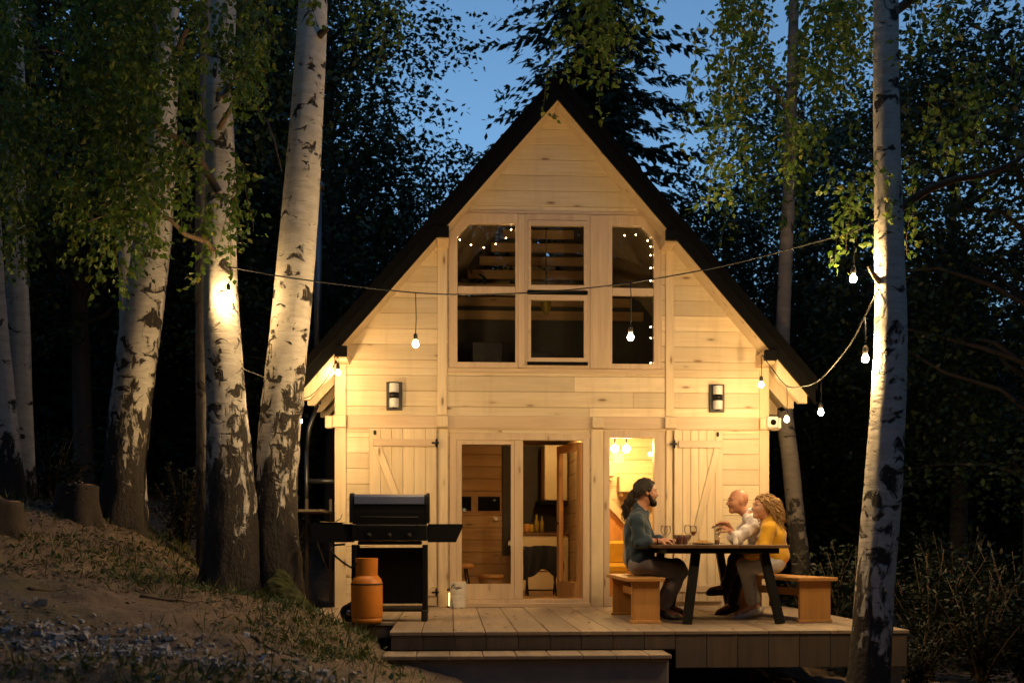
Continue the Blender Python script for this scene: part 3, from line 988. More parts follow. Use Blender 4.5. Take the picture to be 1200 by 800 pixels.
# ================================================================== DECK
dk = empty('wooden_deck', (0, 0, 0), 'raised deck of weathered boards in front of the cabin with one step', 'deck')
m = MB()
DF = -3.82
x = -1.835
bw = .286
while x < 2.88:
    x1 = min(x + bw, 2.905)
    m.box((x + .003, DF, -.034), (x1 - .003, -.062, 0.0), .005); x += bw
x = -2.86
while x < -1.85:
    m.box((x + .003, -2.62, -.034), (min(x + .2, -1.841) - .003, -.062, 0.0), .005); x += .2
m.build('deck_boards', MAT['deck'], dk)
m = MB(); x = -1.82
while x < 2.86:
    hgt = -.165 if x < .60 else -.335
    m.box((x + .002, DF + .012, hgt), (min(x + .285, 2.885) - .002, DF + .036, -.036), .003); x += .285
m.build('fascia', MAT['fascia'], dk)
for a_, b_ in (((2.888, DF + .04, -.30), (2.90, -.1, -.036)), ((-1.82, DF + .04, -.22), (-1.79, -2.7, -.036)), ((-2.84, -2.60, -.16), (-1.85, -2.57, -.036))):
    m = MB(); m.box(a_, b_, .004); m.build('side_fascia', MAT['fascia'], dk)
st = MB(); x = -1.87
while x < .60:
    st.box((x + .003, -4.26, -.205), (min(x + .287, .625) - .003, DF - .003, -.17), .006); x += .287
sto = st.build('step_tread', MAT['deck'], dk)
m = MB(); m.box((-1.85, -4.21, -.95), (.605, DF + .05, -.207), .012); m.build('step_base', MAT['concrete'], dk)
m = MB(); m.box((2.62, -3.7, -1.3), (2.88, -3.42, -.345), .01); m.build('pier', MAT['concrete'], dk)
m = MB(); m.box((-.3, -.6, -1.3), (.0, -.4, -.345), .01); m.build('pier', MAT['concrete'], dk)
m = MB()
for y in (-3.5, -2.2, -.9): m.box((-1.7, y, -.2), (2.86, y + .08, -.036), .004)
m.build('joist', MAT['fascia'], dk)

# ================================================================== THINGS ON THE DECK
def tab_z(): return .775

# ---- dining table
tb = empty('dining_table', (1.45, -2.05, 0), 'dark stained dining table with black splayed legs between the benches', 'table')
m = MB(tb.location); n = 5
for k in range(n):
    w = 1.25 / n
    m.box((.735 + k * w + .0008, -3.2, .742), (.735 + (k + 1) * w - .0008, -.88, .775), .004)
m.build('tabletop', MAT['tabletop'], tb)
m = MB(tb.location)
m.box((.80, -3.1, .69), (1.91, -3.05, .7415), .003); m.box((.80, -1.03, .69), (1.91, -.98, .7415), .003)
m.box((.80, -3.048, .69), (.85, -1.032, .7415), .003); m.box((1.86, -3.048, .69), (1.91, -1.032, .7415), .003)
m.build('apron', MAT['black_metal'], tb)
for (sx, sy) in ((0, 0), (1, 0), (0, 1), (1, 1)):
    xt, xb = ((1.12, 1.015), (1.80, 1.94))[sx]
    yt, yb = ((-2.95, -3.03), (-1.13, -1.05))[sy]
    m = MB(tb.location); m.beam((xb, yb, 0.0), (xt, yt, .69), .085, .075, .004, up=(0, 1, 0)); m.build('leg', MAT['black_metal'], tb)

# ---- benches
def bench(cx, cy, L, wd, rz, label):
    b = empty('bench', (cx, cy, 0), label, 'bench', 'wooden benches at the dining table', rz)
    m = MB(); m.box((-wd / 2, -L / 2, .413), (wd / 2, L / 2, .45), .006, rn=.3); m.build('seat', MAT['bench_y'], b)
    for y in (-L / 2 + .08, L / 2 - .12):
        m = MB(); m.box((-wd / 2 + .055, y, .0), (wd / 2 - .035, y + .04, .412), .005); m.build('leg', MAT['bench'], b)
        m = MB(); m.box((-wd / 2 + .04, y - .008, .0), (wd / 2 - .02, y + .048, .03), .004); m.build('foot', MAT['bench'], b)
    m = MB(); m.box((-.02, -L / 2 + .125, .25), (.02, L / 2 - .125, .33), .004); m.build('stretcher', MAT['bench_y'], b)
    return b
bench(.625, -2.22, 1.50, .37, 0.0, 'low wooden bench on the left of the table under the bearded man')
bench(2.20, -2.08, 1.72, .43, R(10.5), 'low wooden bench on the right of the table under the woman in yellow')

# ---- barbecue
GY0 = -2.32
g = empty('barbecue', (-1.9, GY0, 0), 'black gas barbecue with closed lid, silver strip and side shelves', 'barbecue')
m = MB(g.location)
y0, y1 = GY0 - .20, GY0 + .22
xa, xb = -2.275, -1.535
# lid: rounded hood profile in y,z
prof = [(y0, .985), (y0 - .006, 1.10), (y0 - .004, 1.18), (y0 + .012, 1.25), (y0 + .05, 1.28), (y0 + .2, 1.292), (y1 - .1, 1.285), (y1 - .02, 1.22), (y1, 1.1), (y1, .985)]
m.solid([Vector((xa, y, z)) for y, z in prof], [Vector((xb, y, z)) for y, z in prof])
lid = m.build('lid', MAT['black_metal'], g)
m = MB(g.location)
pr = [(y0 - .006, 1.182), (y0 + .010, 1.251), (y0 + .04, 1.277), (y0 + .03, 1.284), (y0 - .001, 1.258), (y0 - .016, 1.186)]
m.solid([Vector((xa + .02, y - .005, z)) for y, z in pr], [Vector((xb - .02, y - .005, z)) for y, z in pr]); m.build('silver_strip', MAT['steel'], lid)
for xx in (xa, xb):
    m = MB(g.location); s = -1 if xx == xa else 1
    m.solid([Vector((xx + s * .001, y + (0.012 if y > GY0 else -.012), z + .012)) for y, z in prof], [Vector((xx + s * .03, y + (0.012 if y > GY0 else -.012), z + .012)) for y, z in prof]); m.build('lid_end', MAT['black_metal'], lid)
m = MB(g.location)
m.tube([(xa + .09, y0 - .012, 1.05), (xa + .09, y0 - .05, 1.05), (xb - .09, y0 - .05, 1.05), (xb - .09, y0 - .012, 1.05)], .011, 8); m.build('lid_handle', MAT['black_metal'], lid)
m = MB(g.location)
m.box((xa - .01, y0 - .012, .815), (xb + .01, y1 + .012, .979), .01)
m.box((xa + .05, y0 + .03, .775), (xb - .05, y1 - .03, .814), .01); m.build('firebox', MAT['black_metal'], g)
for k in range(3):
    m = MB(g.location); xx = xa + .17 + k * .2
    m.lathe([(.0, 0), (.022, 0), (.024, .012), (.018, .03), (0, .032)], (xx, y0 - .014, .87), 14, axis=(0, -1, 0)); m.build('knob', MAT['rubber'], g)
for (p, q_, cut) in ((-2.70, -2.288, 0), (-1.52, -1.165, 1)):
    m = MB(g.location)
    poly = [(p, .985), (q_, .985), (q_, .80), (p, .80)]
    if cut: poly = [(p, .985), (q_, .985), (q_, .955), (q_ - .07, .80), (p, .80)]
    m.prism(poly, y0 + .02, y1 - .02); m.build('side_shelf', MAT['black_metal'], g)
for (xx, zb) in ((xa + .015, .06), (xb - .015, 0.0)):
    for yy in (y0 + .025, y1 - .025):
        m = MB(g.location); m.box((xx - .025, yy - .025, zb), (xx + .025, yy + .025, .776), .005); m.build('leg', MAT['black_metal'], g)
    if zb == 0.0:
        m = MB(g.location); m.box((xx - .035, y0 - .01, 0), (xx + .03, y0 + .06, .12), .012); m.build('foot', MAT['rubber'], g)
m = MB(g.location); m.box((xa + .03, y1 - .03, .16), (xb - .03, y1 - .012, .745), .003); m.build('back_panel', MAT['black_metal'], g)
m = MB(g.location); m.box((xa + .04, y0 + .01, .10), (xb - .04, y1 - .035, .125), .003); m.build('base_shelf', MAT['black_metal'], g)
for yy in (y0 - .02, y1 + .02):
    m = MB(g.location); m.lathe([(.0, -.022), (.06, -.022), (.085, -.018), (.092, 0), (.085, .018), (.06, .022), (0, .022)], (xa - .03, yy, .092), 24, axis=(0, 1, 0))
    wh = m.build('wheel', MAT['rubber'], g)
    m = MB(g.location); m.lathe([(0, -.028), (.03, -.027), (.034, 0), (.03, .027), (0, .028)], (xa - .03, yy, .092), 16, axis=(0, 1, 0)); m.build('hub', MAT['steel'], wh)
m = MB(g.location)
hp = [(-2.36, y0 + .1, .78), (-2.47, y0 + .06, .77), (-2.49, y0 + .0, .72), (-2.44, y0 - .04, .66), (-2.36, y0 - .1, .60), (-2.28, y0 - .12, .55), (-2.2, y0 - .13, .60), (-2.13, y0 - .12, .615)]
m.tube(hp, .011, 8); m.build('gas_hose', MAT['rubber'], g)

# oval plate with tongs on the left shelf
pt = empty('serving_plate', (-2.52, GY0, .987), 'oval dark plate with scraps on the left barbecue shelf', 'plate')
m = MB(); m.lathe([(0, .0), (.11, .0), (.16, .012), (.162, .016), (.11, .006), (0, .005)], (0, 0, 0), 28)
for i in range(len(m.v)): m.v[i] = (m.v[i][0], m.v[i][1] * .7, m.v[i][2])
m.build('dish', MAT['grey_pl'], pt)
m = MB(); m.box((-.1, -.03, .008), (-.02, .03, .024), .006); m.box((-.01, -.04, .008), (.06, .02, .02), .006, rot=Matrix.Rotation(.4, 3, 'Z')); m.build('food', MAT['food'], pt)
m = MB(); m.tube([(.05, 0, .02), (.10, .02, .05), (.12, .03, .10)], .005, 6); m.build('spoon', MAT['steel'], pt)

# ---- gas cylinder
gc_ = empty('gas_cylinder', (-2.125, -2.74 + .14, 0), 'worn orange gas cylinder standing in front of the barbecue', 'gas cylinder')
gc_.location.y = -2.56 - .03
m = MB(); R0 = .158
m.lathe([(0, .028), (R0 - .03, .028), (R0 - .006, .045), (R0, .07), (R0, .375), (R0 - .004, .405), (R0 - .02, .44), (R0 - .05, .47), (R0 - .09, .488), (0, .492)], n=36); m.build('body', MAT['orange'], gc_)
m = MB(); m.lathe([(R0 - .012, 0), (R0 - .008, 0), (R0 - .006, .05), (R0 - .012, .05)], n=36); m.build('foot_ring', MAT['orange'], gc_)
m = MB(); m.lathe([(R0 + .0015, .376), (R0 + .004, .378), (R0 + .004, .388), (R0 + .0015, .390)], n=36); m.build('weld_seam', MAT['rubber'], gc_)
# collar with an open slot at the back right
m = MB(); n = 30; vs, fs = [], []
for k in range(n + 1):
    a = R(-95 + 290 * k / n) + R(150)
    for (r, z) in ((.108, .455), (.112, .455), (.116, .64), (.112, .643), (.108, .64)): vs.append(Vector((r * math.cos(a), r * math.sin(a), z)))
for k in range(n):
    for j in range(5):
        j2 = (j + 1) % 5; fs.append([k * 5 + j, k * 5 + j2, (k + 1) * 5 + j2, (k + 1) * 5 + j])
fs += [[0, 1, 2, 3, 4], [n * 5 + j for j in range(5)]]
m.add(vs, fs, sm=False); m.build('collar', MAT['orange'], gc_)
m = MB(); m.lathe([(0, .49), (.03, .49), (.03, .53), (.018, .54), (.018, .575), (.032, .58), (.032, .60), (0, .605)], n=16); m.build('valve', MAT['steel'], gc_)

# ---- birch log and candle lantern by the door
lg = empty('birch_log', (-1.205, -.30, 0), 'short white birch log standing upright beside the glazed door', 'log')
m = MB(); n = 24
vs, fs = [], []
zs = [0, .01, .08, .16, .24, .31, .325]
for i, z in enumerate(zs):
    for k in range(n):
        a = 2 * math.pi * k / n; rr = .098 * (1 + .05 * math.sin(3 * a + z * 7) + .03 * math.sin(7 * a)) * (.97 if i in (0, len(zs) - 1) else 1)
        vs.append(Vector((rr * math.cos(a), rr * math.sin(a), z)))
for i in range(len(zs) - 1):
    for k in range(n): fs.append([i * n + k, i * n + (k + 1) % n, (i + 1) * n + (k + 1) % n, (i + 1) * n + k])
fs.append(list(range(n)))
m.add(vs, fs, sm=True)
lgb = m.build('bark', MAT['birch'], lg)
at = lgb.data.attributes.new('bark', 'FLOAT', 'POINT'); at.data.foreach_set('value', [.3] * len(lgb.data.vertices))
m = MB(); m.lathe([(0, .3255), (.09, .3255), (.09, .320), (0, .320)], n=24); m.build('cut_face', MAT['bench_y'], lg)
MAT['candle'] = emis('warm_candle_glow', (1.0, .62, .22), 5.0)
cn = empty('candle_lantern', (-1.30, -.15, 0), 'small glowing lantern half hidden behind the birch log', 'lantern')
m = MB(); m.lathe([(0, 0), (.04, 0), (.042, .02), (0, .022)], n=18); m.build('base', MAT['grey_pl'], cn)
m = MB(); m.lathe([(0, .023), (.017, .023), (.017, .18), (0, .185)], n=18); m.build('glow', MAT['candle'], cn)
m = MB(); m.lathe([(0, .207), (.042, .207), (.03, .235), (0, .245)], n=18); m.build('lid', MAT['grey_pl'], cn)

# ---- wall lamps, camera, flue
def wall_lamp(x, label):
    w = empty('wall_lamp', (x, 0, 2.60), label, 'wall lamp', 'unlit lamps on the cabin wall')
    m = MB(); m.box((-.098, -.03, -.175), (.098, -.003, .175), .008); m.build('back_plate', MAT['grey_pl'], w)
    for s in (-1, 1):
        m = MB(); m.lathe([(0, -.055), (.056, -.055), (.058, -.05), (.058, .05), (.056, .055), (0, .055)], (0, -.075, s * .092), 24); m.build('diffuser', MAT['frost'], w)
    m = MB(); m.lathe([(0, -.036), (.059, -.036), (.059, .036), (0, .036)], (0, -.075, 0), 24)
    m.lathe([(0, -.006), (.062, -.006), (.062, .006), (0, .006)], (0, -.075, .154), 24); m.lathe([(0, -.006), (.03, -.006), (.03, .006), (0, .006)], (0, -.075, -.154), 24); m.build('band', MAT['black_metal'], w)
wall_lamp(-1.985, 'unlit two-part wall lamp above the barbecue, left of the windows')
wall_lamp(2.035, 'unlit two-part wall lamp right of the windows')
sc = empty('security_camera', (2.70, -.10, 2.285), 'white dome security camera on the right corner of the cabin', 'camera')
m = MB(); m.box((-.065, -.10, -.07), (.075, -.002, .075), .02); m.box((.078, -.075, -.075), (.11, -.01, .06), .012); m.build('housing', MAT['white_pl'], sc)
m = MB(); m.ball((0, -.105, 0), .036, 16); m.build('lens', MAT['cap'], sc)

fl = empty('stove_flue', (-3.30, .9, 0), 'steel stove flue rising beside the left eave of the cabin', 'flue')
p0 = W(358, 585, .9)
m = MB(); m.tube([(p0.x + .015, .9, 1.15), (p0.x + .015, .9, 2.0)], .028, 16)
m.build('cleanout_pipe', MAT['flue'], fl)
m = MB(); m.tube([(p0.x + .16, .9, 2.6), (p0.x + .16, .9, 5.4)], .05, 20); m.lathe([(0, 5.4), (.09, 5.42), (.09, 5.48), (0, 5.56)], (p0.x + .16, .9, 0), 18); m.build('pipe', MAT['flue'], fl)
m = MB(); m.tube([(p0.x + .04, .9, 1.60), (-2.69, .9, 1.60)], .034, 14); m.build('elbow_pipe', MAT['flue'], fl)
m = MB(); m.tube([(p0.x + .016, .9, 2.0), (p0.x + .05, .9, 2.3), (p0.x + .16, .9, 2.6)], .03, 12); m.build('bend', MAT['flue'], fl)
for o in fl.children:
    for v_ in o.data.vertices: v_.co -= fl.location
# dark timber rack at the side of the cabin
rk = empty('timber_rack', (-3.0, -.6, -.2), 'thin dark timber rack at the side of the cabin', 'rack')
for (x, y) in ((-3.12, -.5), (-3.12, .5), (-2.82, .5)):
    m = MB(rk.location); m.box((x - .02, y - .02, -.25), (x + .02, y + .02, 1.35), .004); m.build('upright', MAT['fascia'], rk)
m = MB(rk.location); m.box((-3.14, -.48, 1.16), (-2.8, .48, 1.19), .003); m.build('shelf', MAT['fascia'], rk)
m = MB(rk.location); m.beam((-3.10, .47, 1.1), (-2.84, .47, .4), .03, .02); m.build('brace', MAT['fascia'], rk)

# ================================================================== TABLEWARE
TZ = .7755
def wine_glass(x, y, label, fill):
    e = empty('wine_glass', (x, y, TZ), label, 'wine glass', 'wine glasses on the table')
    m = MB(); m.lathe([(0, 0), (.034, .0), (.034, .003), (.006, .007), (.004, .012), (.004, .085), (.010, .095), (.034, .125), (.040, .155), (.034, .205), (.033, .205), (.039, .155), (.033, .127), (.008, .098), (0, .097)], n=20)
    m.build('glass', MAT['glassware'], e)
    if fill:
        m = MB(); m.lathe([(0, .099), (.009, .0995), (.031, .128), (.036, .143), (0, .143)], n=20); m.build('drink', MAT['wine'] if fill == 1 else MAT['beer'], e)
wine_glass(.985, -2.02, 'empty wine glass nearest the bearded man', 0)
wine_glass(1.10, -1.62, 'wine glass just behind the dark tumblers', 0)
wine_glass(1.20, -2.2, 'wine glass between the tumblers and the snack bowl', 0)
wine_glass(1.36, -1.75, 'wine glass rising behind the snack plate', 2)
wine_glass(1.52, -2.2, 'wine glass nearest the bald man', 0)
def tumbler(x, y, label):
    e = empty('tumbler', (x, y, TZ), label, 'tumbler', 'dark tumblers on the table')
    m = MB(); m.lathe([(0, 0), (.029, 0), (.033, .09), (.031, .09), (.027, .006), (0, .006)], n=20); m.build('glass', MAT['glassware'], e)
    m = MB(); m.lathe([(0, .007), (.0265, .007), (.030, .075), (0, .075)], n=20); m.build('drink', MAT['wine'], e)
tumbler(1.075, -2.35, 'left of the two dark tumblers')
tumbler(1.145, -2.33, 'right of the two dark tumblers')
e = empty('snack_plate', (1.36, -2.15, TZ), 'plate heaped with yellow snacks in the middle of the table', 'plate')
m = MB(); m.lathe([(0, 0), (.07, 0), (.135, .016), (.137, .019), (.07, .006), (0, .005)], n=28); m.build('dish', MAT['ceramic'], e)
m = MB()
for k in range(46):
    a, rr = random.random() * 6.28, .09 * math.sqrt(random.random())
    m.ball((rr * math.cos(a), rr * math.sin(a), .014 + .03 * (1 - rr / .1) * random.random() + .006), random.uniform(.010, .018), 7, 0, (1, random.uniform(.6, 1), random.uniform(.5, .9)))
m.build('snacks', MAT['food'], e)
e = empty('serving_bowl', (1.25, -1.70, TZ), 'dark bowl behind the snack plate', 'bowl')
m = MB(); m.lathe([(0, 0), (.045, 0), (.05, .01), (.09, .07), (.10, .105), (.096, .105), (.085, .07), (.045, .014), (0, .012)], n=28); m.build('shell', MAT['tabletop'], e)
m = MB(); m.ball((0, 0, .088), .085, 14, 0, (1, 1, .3)); m.build('salad', MAT['food'], e)
e = empty('water_glass', (1.46, -2.42, TZ), 'clear straight glass right of the snack plate', 'glass')
m = MB(); m.lathe([(0, 0), (.028, 0), (.031, .12), (.0295, .12), (.0265, .006), (0, .006)], n=20); m.build('tube', MAT['glassware'], e)
m = MB(); m.lathe([(0, .007), (.026, .007), (.027, .05), (0, .05)], n=20); m.build('drink', MAT['beer'], e)
e = empty('salt_shaker', (1.655, -2.42, TZ), 'small white salt shaker by the bald man\'s elbow', 'shaker')
m = MB(); m.lathe([(0, 0), (.026, 0), (.028, .01), (.022, .05), (.013, .075), (.016, .09), (.014, .105), (0, .112)], n=20); m.build('pot', MAT['ceramic'], e)
e = empty('dinner_plate', (1.62, -1.55, TZ), 'white plate in front of the bald man', 'plate')
m = MB(); m.lathe([(0, 0), (.07, 0), (.12, .014), (.122, .017), (.07, .005), (0, .004)], n=28); m.build('dish', MAT['ceramic'], e)

# ================================================================== THINGS INSIDE
MAT['inbulb'] = emis('warm_indoor_bulb', (1.0, .60, .2), 600.0)
e = empty('pendant_lamp', (1.02, 1.0, 2.29), 'three bare bulbs hanging close together behind the narrow glazed door', 'lamp')
m = MB(); m.box((-.25, -.03, -.03), (.2, .03, -.001), .006); m.build('ceiling_bar', MAT['black_metal'], e)
for dx, dz in ((-.12, -.24), (.035, -.24)):
    m = MB(); m.tube([(dx, 0, -.03), (dx, 0, dz + .04)], .012, 8); s_ = m.build('socket', MAT['black_metal'], e)
    m = MB(); m.ball((dx, 0, dz), .05, 14); m.build('bulb', MAT['inbulb'], s_)
e = empty('added_lamp', (.20, 1.25, 2.297), 'added bare lamp hidden close under the ceiling to light the kitchen', 'lamp')  # added lamp, kept out of sight behind the door head, brightens the kitchen
m = MB(); m.lathe([(0, -.03), (.05, -.03), (.06, -.004), (0, -.001)], n=18); m.build('rose', MAT['white_pl'], e)
m = MB(); m.ball((0, 0, -.058), .034, 14); m.build('bulb', emis('added_kitchen_bulb', (1.0, .58, .18), 760.0), e)
kc = empty('kitchen_counter', (-.05, 2.9, .085), 'cream kitchen counter seen through the open door', 'counter')
m = MB(kc.location); m.box((-.36, 2.55, .09), (.44, 3.24, .90), .006); m.build('cabinet', MAT['cabinet'], kc)
m = MB(kc.location); m.box((-.38, 2.52, .902), (.45, 3.245, .945), .004); m.build('worktop', MAT['tabletop'], kc)
wc = empty('wall_cabinet', (.1, 2.95, 1.45), 'cream wall cabinet above the kitchen counter', 'cabinet')
m = MB(wc.location); m.box((.09, 2.62, 1.42), (.43, 3.24, 2.24), .005); m.build('carcass', MAT['cabinet'], wc)
m = MB(wc.location); m.box((.095, 2.60, 1.425), (.425, 2.618, 2.235), .004); m.build('door', MAT['cabinet'], wc)
hd = empty('cooker_hood', (.1, 2.85, 1.30), 'black cooker hood under the wall cabinet', 'hood')
m = MB(hd.location); m.box((.0, 2.55, 1.35), (.44, 3.2, 1.415), .006); m.build('body', MAT['cap'], hd)
for (x, y, h, r, mat, lab, nm_, cat) in [(-.02, 2.7, .26, .035, 'bottle', 'taller olive bottle on the kitchen counter', 'bottle', 'bottle'), (.06, 2.72, .24, .032, 'bottle', 'shorter olive bottle beside the taller one on the counter', 'bottle', 'bottle'),
                                   (-.17, 2.68, .13, .05, 'bench', 'brown jar on the kitchen counter', 'jar', 'jar'), (-.10, 2.75, .12, .04, 'yellow', 'yellow pot next to the bottles on the counter', 'pot', 'pot'), (-.28, 2.66, .06, .07, 'food', 'flat basket of food at the left end of the counter', 'basket', 'basket')]:
    e = empty(nm_, (x, y, .945), lab, cat)
    m = MB()
    if nm_ == 'bottle': m.lathe([(0, 0), (r, 0), (r, h * .6), (r * .4, h * .78), (r * .35, h), (0, h)], n=16)
    else: m.lathe([(0, 0), (r * .85, 0), (r, h * .3), (r, h * .85), (r * .85, h), (0, h)], n=16)
    m.build('body', MAT[mat], e)
    m = MB(); m.lathe([(0, h + .001), (r * .42, h + .001), (r * .42, h + .02), (0, h + .022)], n=12); m.build('stopper', MAT['grey_pl'], e)
# chair with a black jacket
ch = empty('chair', (-.07, 1.25, .085), 'folding chair with black legs standing inside the open door', 'chair')
m = MB(ch.location); m.box((-.27, 1.1, .40), (.13, 1.5, .425), .008); m.build('seat', MAT['inner'], ch)
for x in (-.26, .12):
    m = MB(ch.location); m.tube([(x, 1.02, .72), (x, 1.14, .4), (x, 1.45, .088)], .014, 8); m.build('leg', MAT['black_metal'], ch)
    m = MB(ch.location); m.tube([(x, 1.45, .41), (x, 1.05, .088)], .014, 8); m.build('leg', MAT['black_metal'], ch)
m = MB(ch.location); m.box((-.27, 1.0, .56), (.13, 1.025, .72), .008); m.build('backrest', MAT['inner'], ch)
m = MB(ch.location); m.tube([(-.26, 1.09, .16), (.12, 1.09, .16)], .01, 8); m.build('stretcher', MAT['black_metal'], ch)
MAT['jacket'] = fabric('black_jacket_cloth', (.012, .012, .013))
nu, nv2 = 26, 22
vs, fs = [], []
for j in range(nv2 + 1):
    tt = j / nv2
    for i in range(nu + 1):
        u = i / nu
        x = -.31 + .48 * u
        zz = .755 - tt * (.36 + .05 * math.sin(u * 9)) - .02 * (2 * u - 1) ** 2
        yy = .985 - .03 * math.sin(tt * 3.14) - .018 * math.sin(u * 22 + tt * 2) - .02 * math.sin(u * 9 + 1)
        vs.append(Vector((x + .02 * (u - .5) * tt * 2, yy, zz)))
for j in range(nv2):
    for i in range(nu): fs.append([j * (nu + 1) + i, j * (nu + 1) + i + 1, (j + 1) * (nu + 1) + i + 1, (j + 1) * (nu + 1) + i])
jk = empty('jacket', (-.07, 1.0, .73), 'black jacket hung over the back of the chair', 'jacket')
m = MB(jk.location); m.add(vs, fs, sm=True); jb = m.build('body', MAT['jacket'], jk, recalc=False)
sd = jb.modifiers.new('thickness', 'SOLIDIFY'); sd.thickness = .014
for x in (-.30, .165):
    m = MB(jk.location); m.tube([(x, .985, .735), (x - .01, .95, .66), (x + .01, .955, .48), (x, .97, .30)], [.035, .045, .042, .034], 10); m.build('sleeve', MAT['jacket'], jk)
# second chair right of it, seen through the open leaf
stl = empty('stool', (-1.16, 1.25, .085), 'round wooden stool at the left behind the fixed glass', 'stool')
m = MB(stl.location); m.lathe([(0, .45), (.17, .45), (.18, .47), (.16, .515), (0, .52)], (-1.16, 1.25, 0), 22); m.build('seat', MAT['bench'], stl)
for a in (.6, 2.2, 3.8, 5.3):
    m = MB(stl.location); m.tube([(-1.16 + .1 * math.cos(a), 1.25 + .1 * math.sin(a), .45), (-1.16 + .17 * math.cos(a), 1.25 + .17 * math.sin(a), .087)], .012, 8); m.build('leg', MAT['black_metal'], stl)
bsk = empty('basket', (-.72, 2.2, .085), 'low round basket on the floor behind the fixed glass', 'basket')
m = MB(); m.lathe([(0, 0), (.15, 0), (.18, .25), (.165, .25), (.14, .02), (0, .02)], n=22); m.build('body', MAT['inner'], bsk)
m = MB(); m.lathe([(.182, .19), (.187, .19), (.189, .235), (.183, .235)], n=22); m.build('rim', MAT['bench'], bsk)
for (x0, lab) in ((-1.32, 'left of the two small dark windows in the inner wall'), (-.88, 'right of the two small dark windows in the inner wall')):
    e = empty('inner_window', (x0 + .16, 3.28, 1.4), lab, 'inner_window', 'dark windows in the inner wall')  # small dark windows of the far wall, built as framed dark panels
    m = MB(e.location); m.ring_prism([(x0 - .02, 1.26), (x0 + .36, 1.26), (x0 + .36, 1.52), (x0 - .02, 1.52)], [(x0, 1.28), (x0 + .34, 1.28), (x0 + .34, 1.5), (x0, 1.5)], 3.265, 3.298); m.build('frame', MAT['inner_v'], e)
    m = MB(e.location); m.box((x0, 3.28, 1.28), (x0 + .34, 3.296, 1.5), .001); m.build('print', MAT['cap'], e)  # dark pane inside the window frame
# right-hand room: stair flank, shelves, note, armchair
sf = empty('staircase', (.7, 1.6, .085), 'boarded staircase flank behind the narrow glazed door', 'staircase')
m = MB(sf.location); m.prism([(.54, .09), (1.22, .09), (1.22, .95), (.54, 1.68)], 1.50, 1.54); m.build('flank', MAT['bench'], sf)
m = MB(sf.location); m.beam((.53, 1.49, 1.72), (1.24, 1.49, .97), .10, .09, up=(0, 1, 0)); m.build('stringer', MAT['pine_v'], sf)
for (x0, x1, z0, z1, lab) in [(.60, .98, 1.72, 1.77, 'upper wall shelf behind the narrow glazed door'), (1.05, 1.7, 1.50, 1.72, 'boxed shelf above the staircase flank')]:
    e = empty('shelf', ((x0 + x1) / 2, 1.7, z0), lab, 'shelf')
    m = MB(e.location); m.box((x0, 1.55, z0), (x1, 1.84, z1), .005); m.build('board', MAT['pine_y'], e)
    m = MB(e.location); m.box((x0 + .03, 1.6, z0 - .06), (x0 + .06, 1.84, z0 - .001), .004); m.box((x1 - .06, 1.6, z0 - .06), (x1 - .03, 1.84, z0 - .001), .004); m.build('bracket', MAT['pine_y'], e)
m = MB((1.06, 1.84, 2.0)); m.box((.99, 1.838, 1.92), (1.15, 1.848, 2.06), .002); o = m.build('note', MAT['paper']); o.location = (1.06, 1.84, 2.0); tag(o, 'white square note pinned high on the inner wall', 'note')
ac = empty('armchair', (.86, .95, .085), 'yellow armchair low behind the narrow glazed door', 'armchair')
m = MB(ac.location); m.box((.62, .8, .38), (1.05, 1.2, .52), .04); m.build('seat', MAT['yellow'], ac)
m = MB(ac.location); m.box((.60, 1.15, .50), (1.07, 1.27, .82), .04); m.build('backrest', MAT['yellow'], ac)
for (x, y) in ((.64, .82), (1.03, .82), (.64, 1.22), (1.03, 1.22)):
    m = MB(ac.location); m.tube([(x, y, .385), (x, y, .087)], .014, 8); m.build('leg', MAT['black_metal'], ac)
# loft pendant, seen in the middle upper window
lp = empty('loft_pendant', (.02, 1.5, 4.2), 'dark teardrop pendant hanging behind the middle upper window', 'lamp')
m = MB(); m.tube([(0, 0, 0), (0, 0, .9)], .006, 6); m.build('cord', MAT['cable'], lp)
m = MB(); m.lathe([(0, -.26), (.03, -.26), (.075, -.16), (.06, -.06), (.02, 0), (0, 0)], n=16); m.build('shade', MAT['bottle'], lp)
# ================================================================== STRING LIGHTS
WARM = (1.0, 0.645, 0.275)
def bulb_mat(name, s): return emis(name, WARM, s)
MAT['bulb'] = bulb_mat('lit_bulb', 2600.0)
MAT['bulb_tree'] = bulb_mat('lit_bulb_by_tree', 850.0)
MAT['bulb_eave'] = bulb_mat('lit_bulb_under_eave', 470.0)
MAT['led'] = emis('fairy_led', (1.0, .62, .24), 50.0)


def hang(parent, p, drop, mat, r=.029, sway=0.0):
    """pendant cord with socket and bulb under the cable point p; the bulb belongs to its socket"""
    m = MB(parent.location)
    b = p + Vector((sway, 0, -drop))
    m.tube([p, p.lerp(b, .5) + Vector((.006, 0, 0)), b + Vector((0, 0, .10))], .0045, 6)
    m.lathe([(0, .035), (.017, .035), (.021, .045), (.021, .09), (.012, .105), (0, .11)], b, 12)
    s = m.build('socket', MAT['cable'], parent)
    m = MB(parent.location)
    m.lathe([(0, -r), (r * .5, -r * .87), (r * .87, -r * .5), (r, 0), (r * .87, r * .5), (r * .6, r * .85), (.016, .036), (0, .036)], b, 14)
    m.build('bulb', mat, s)
    return b


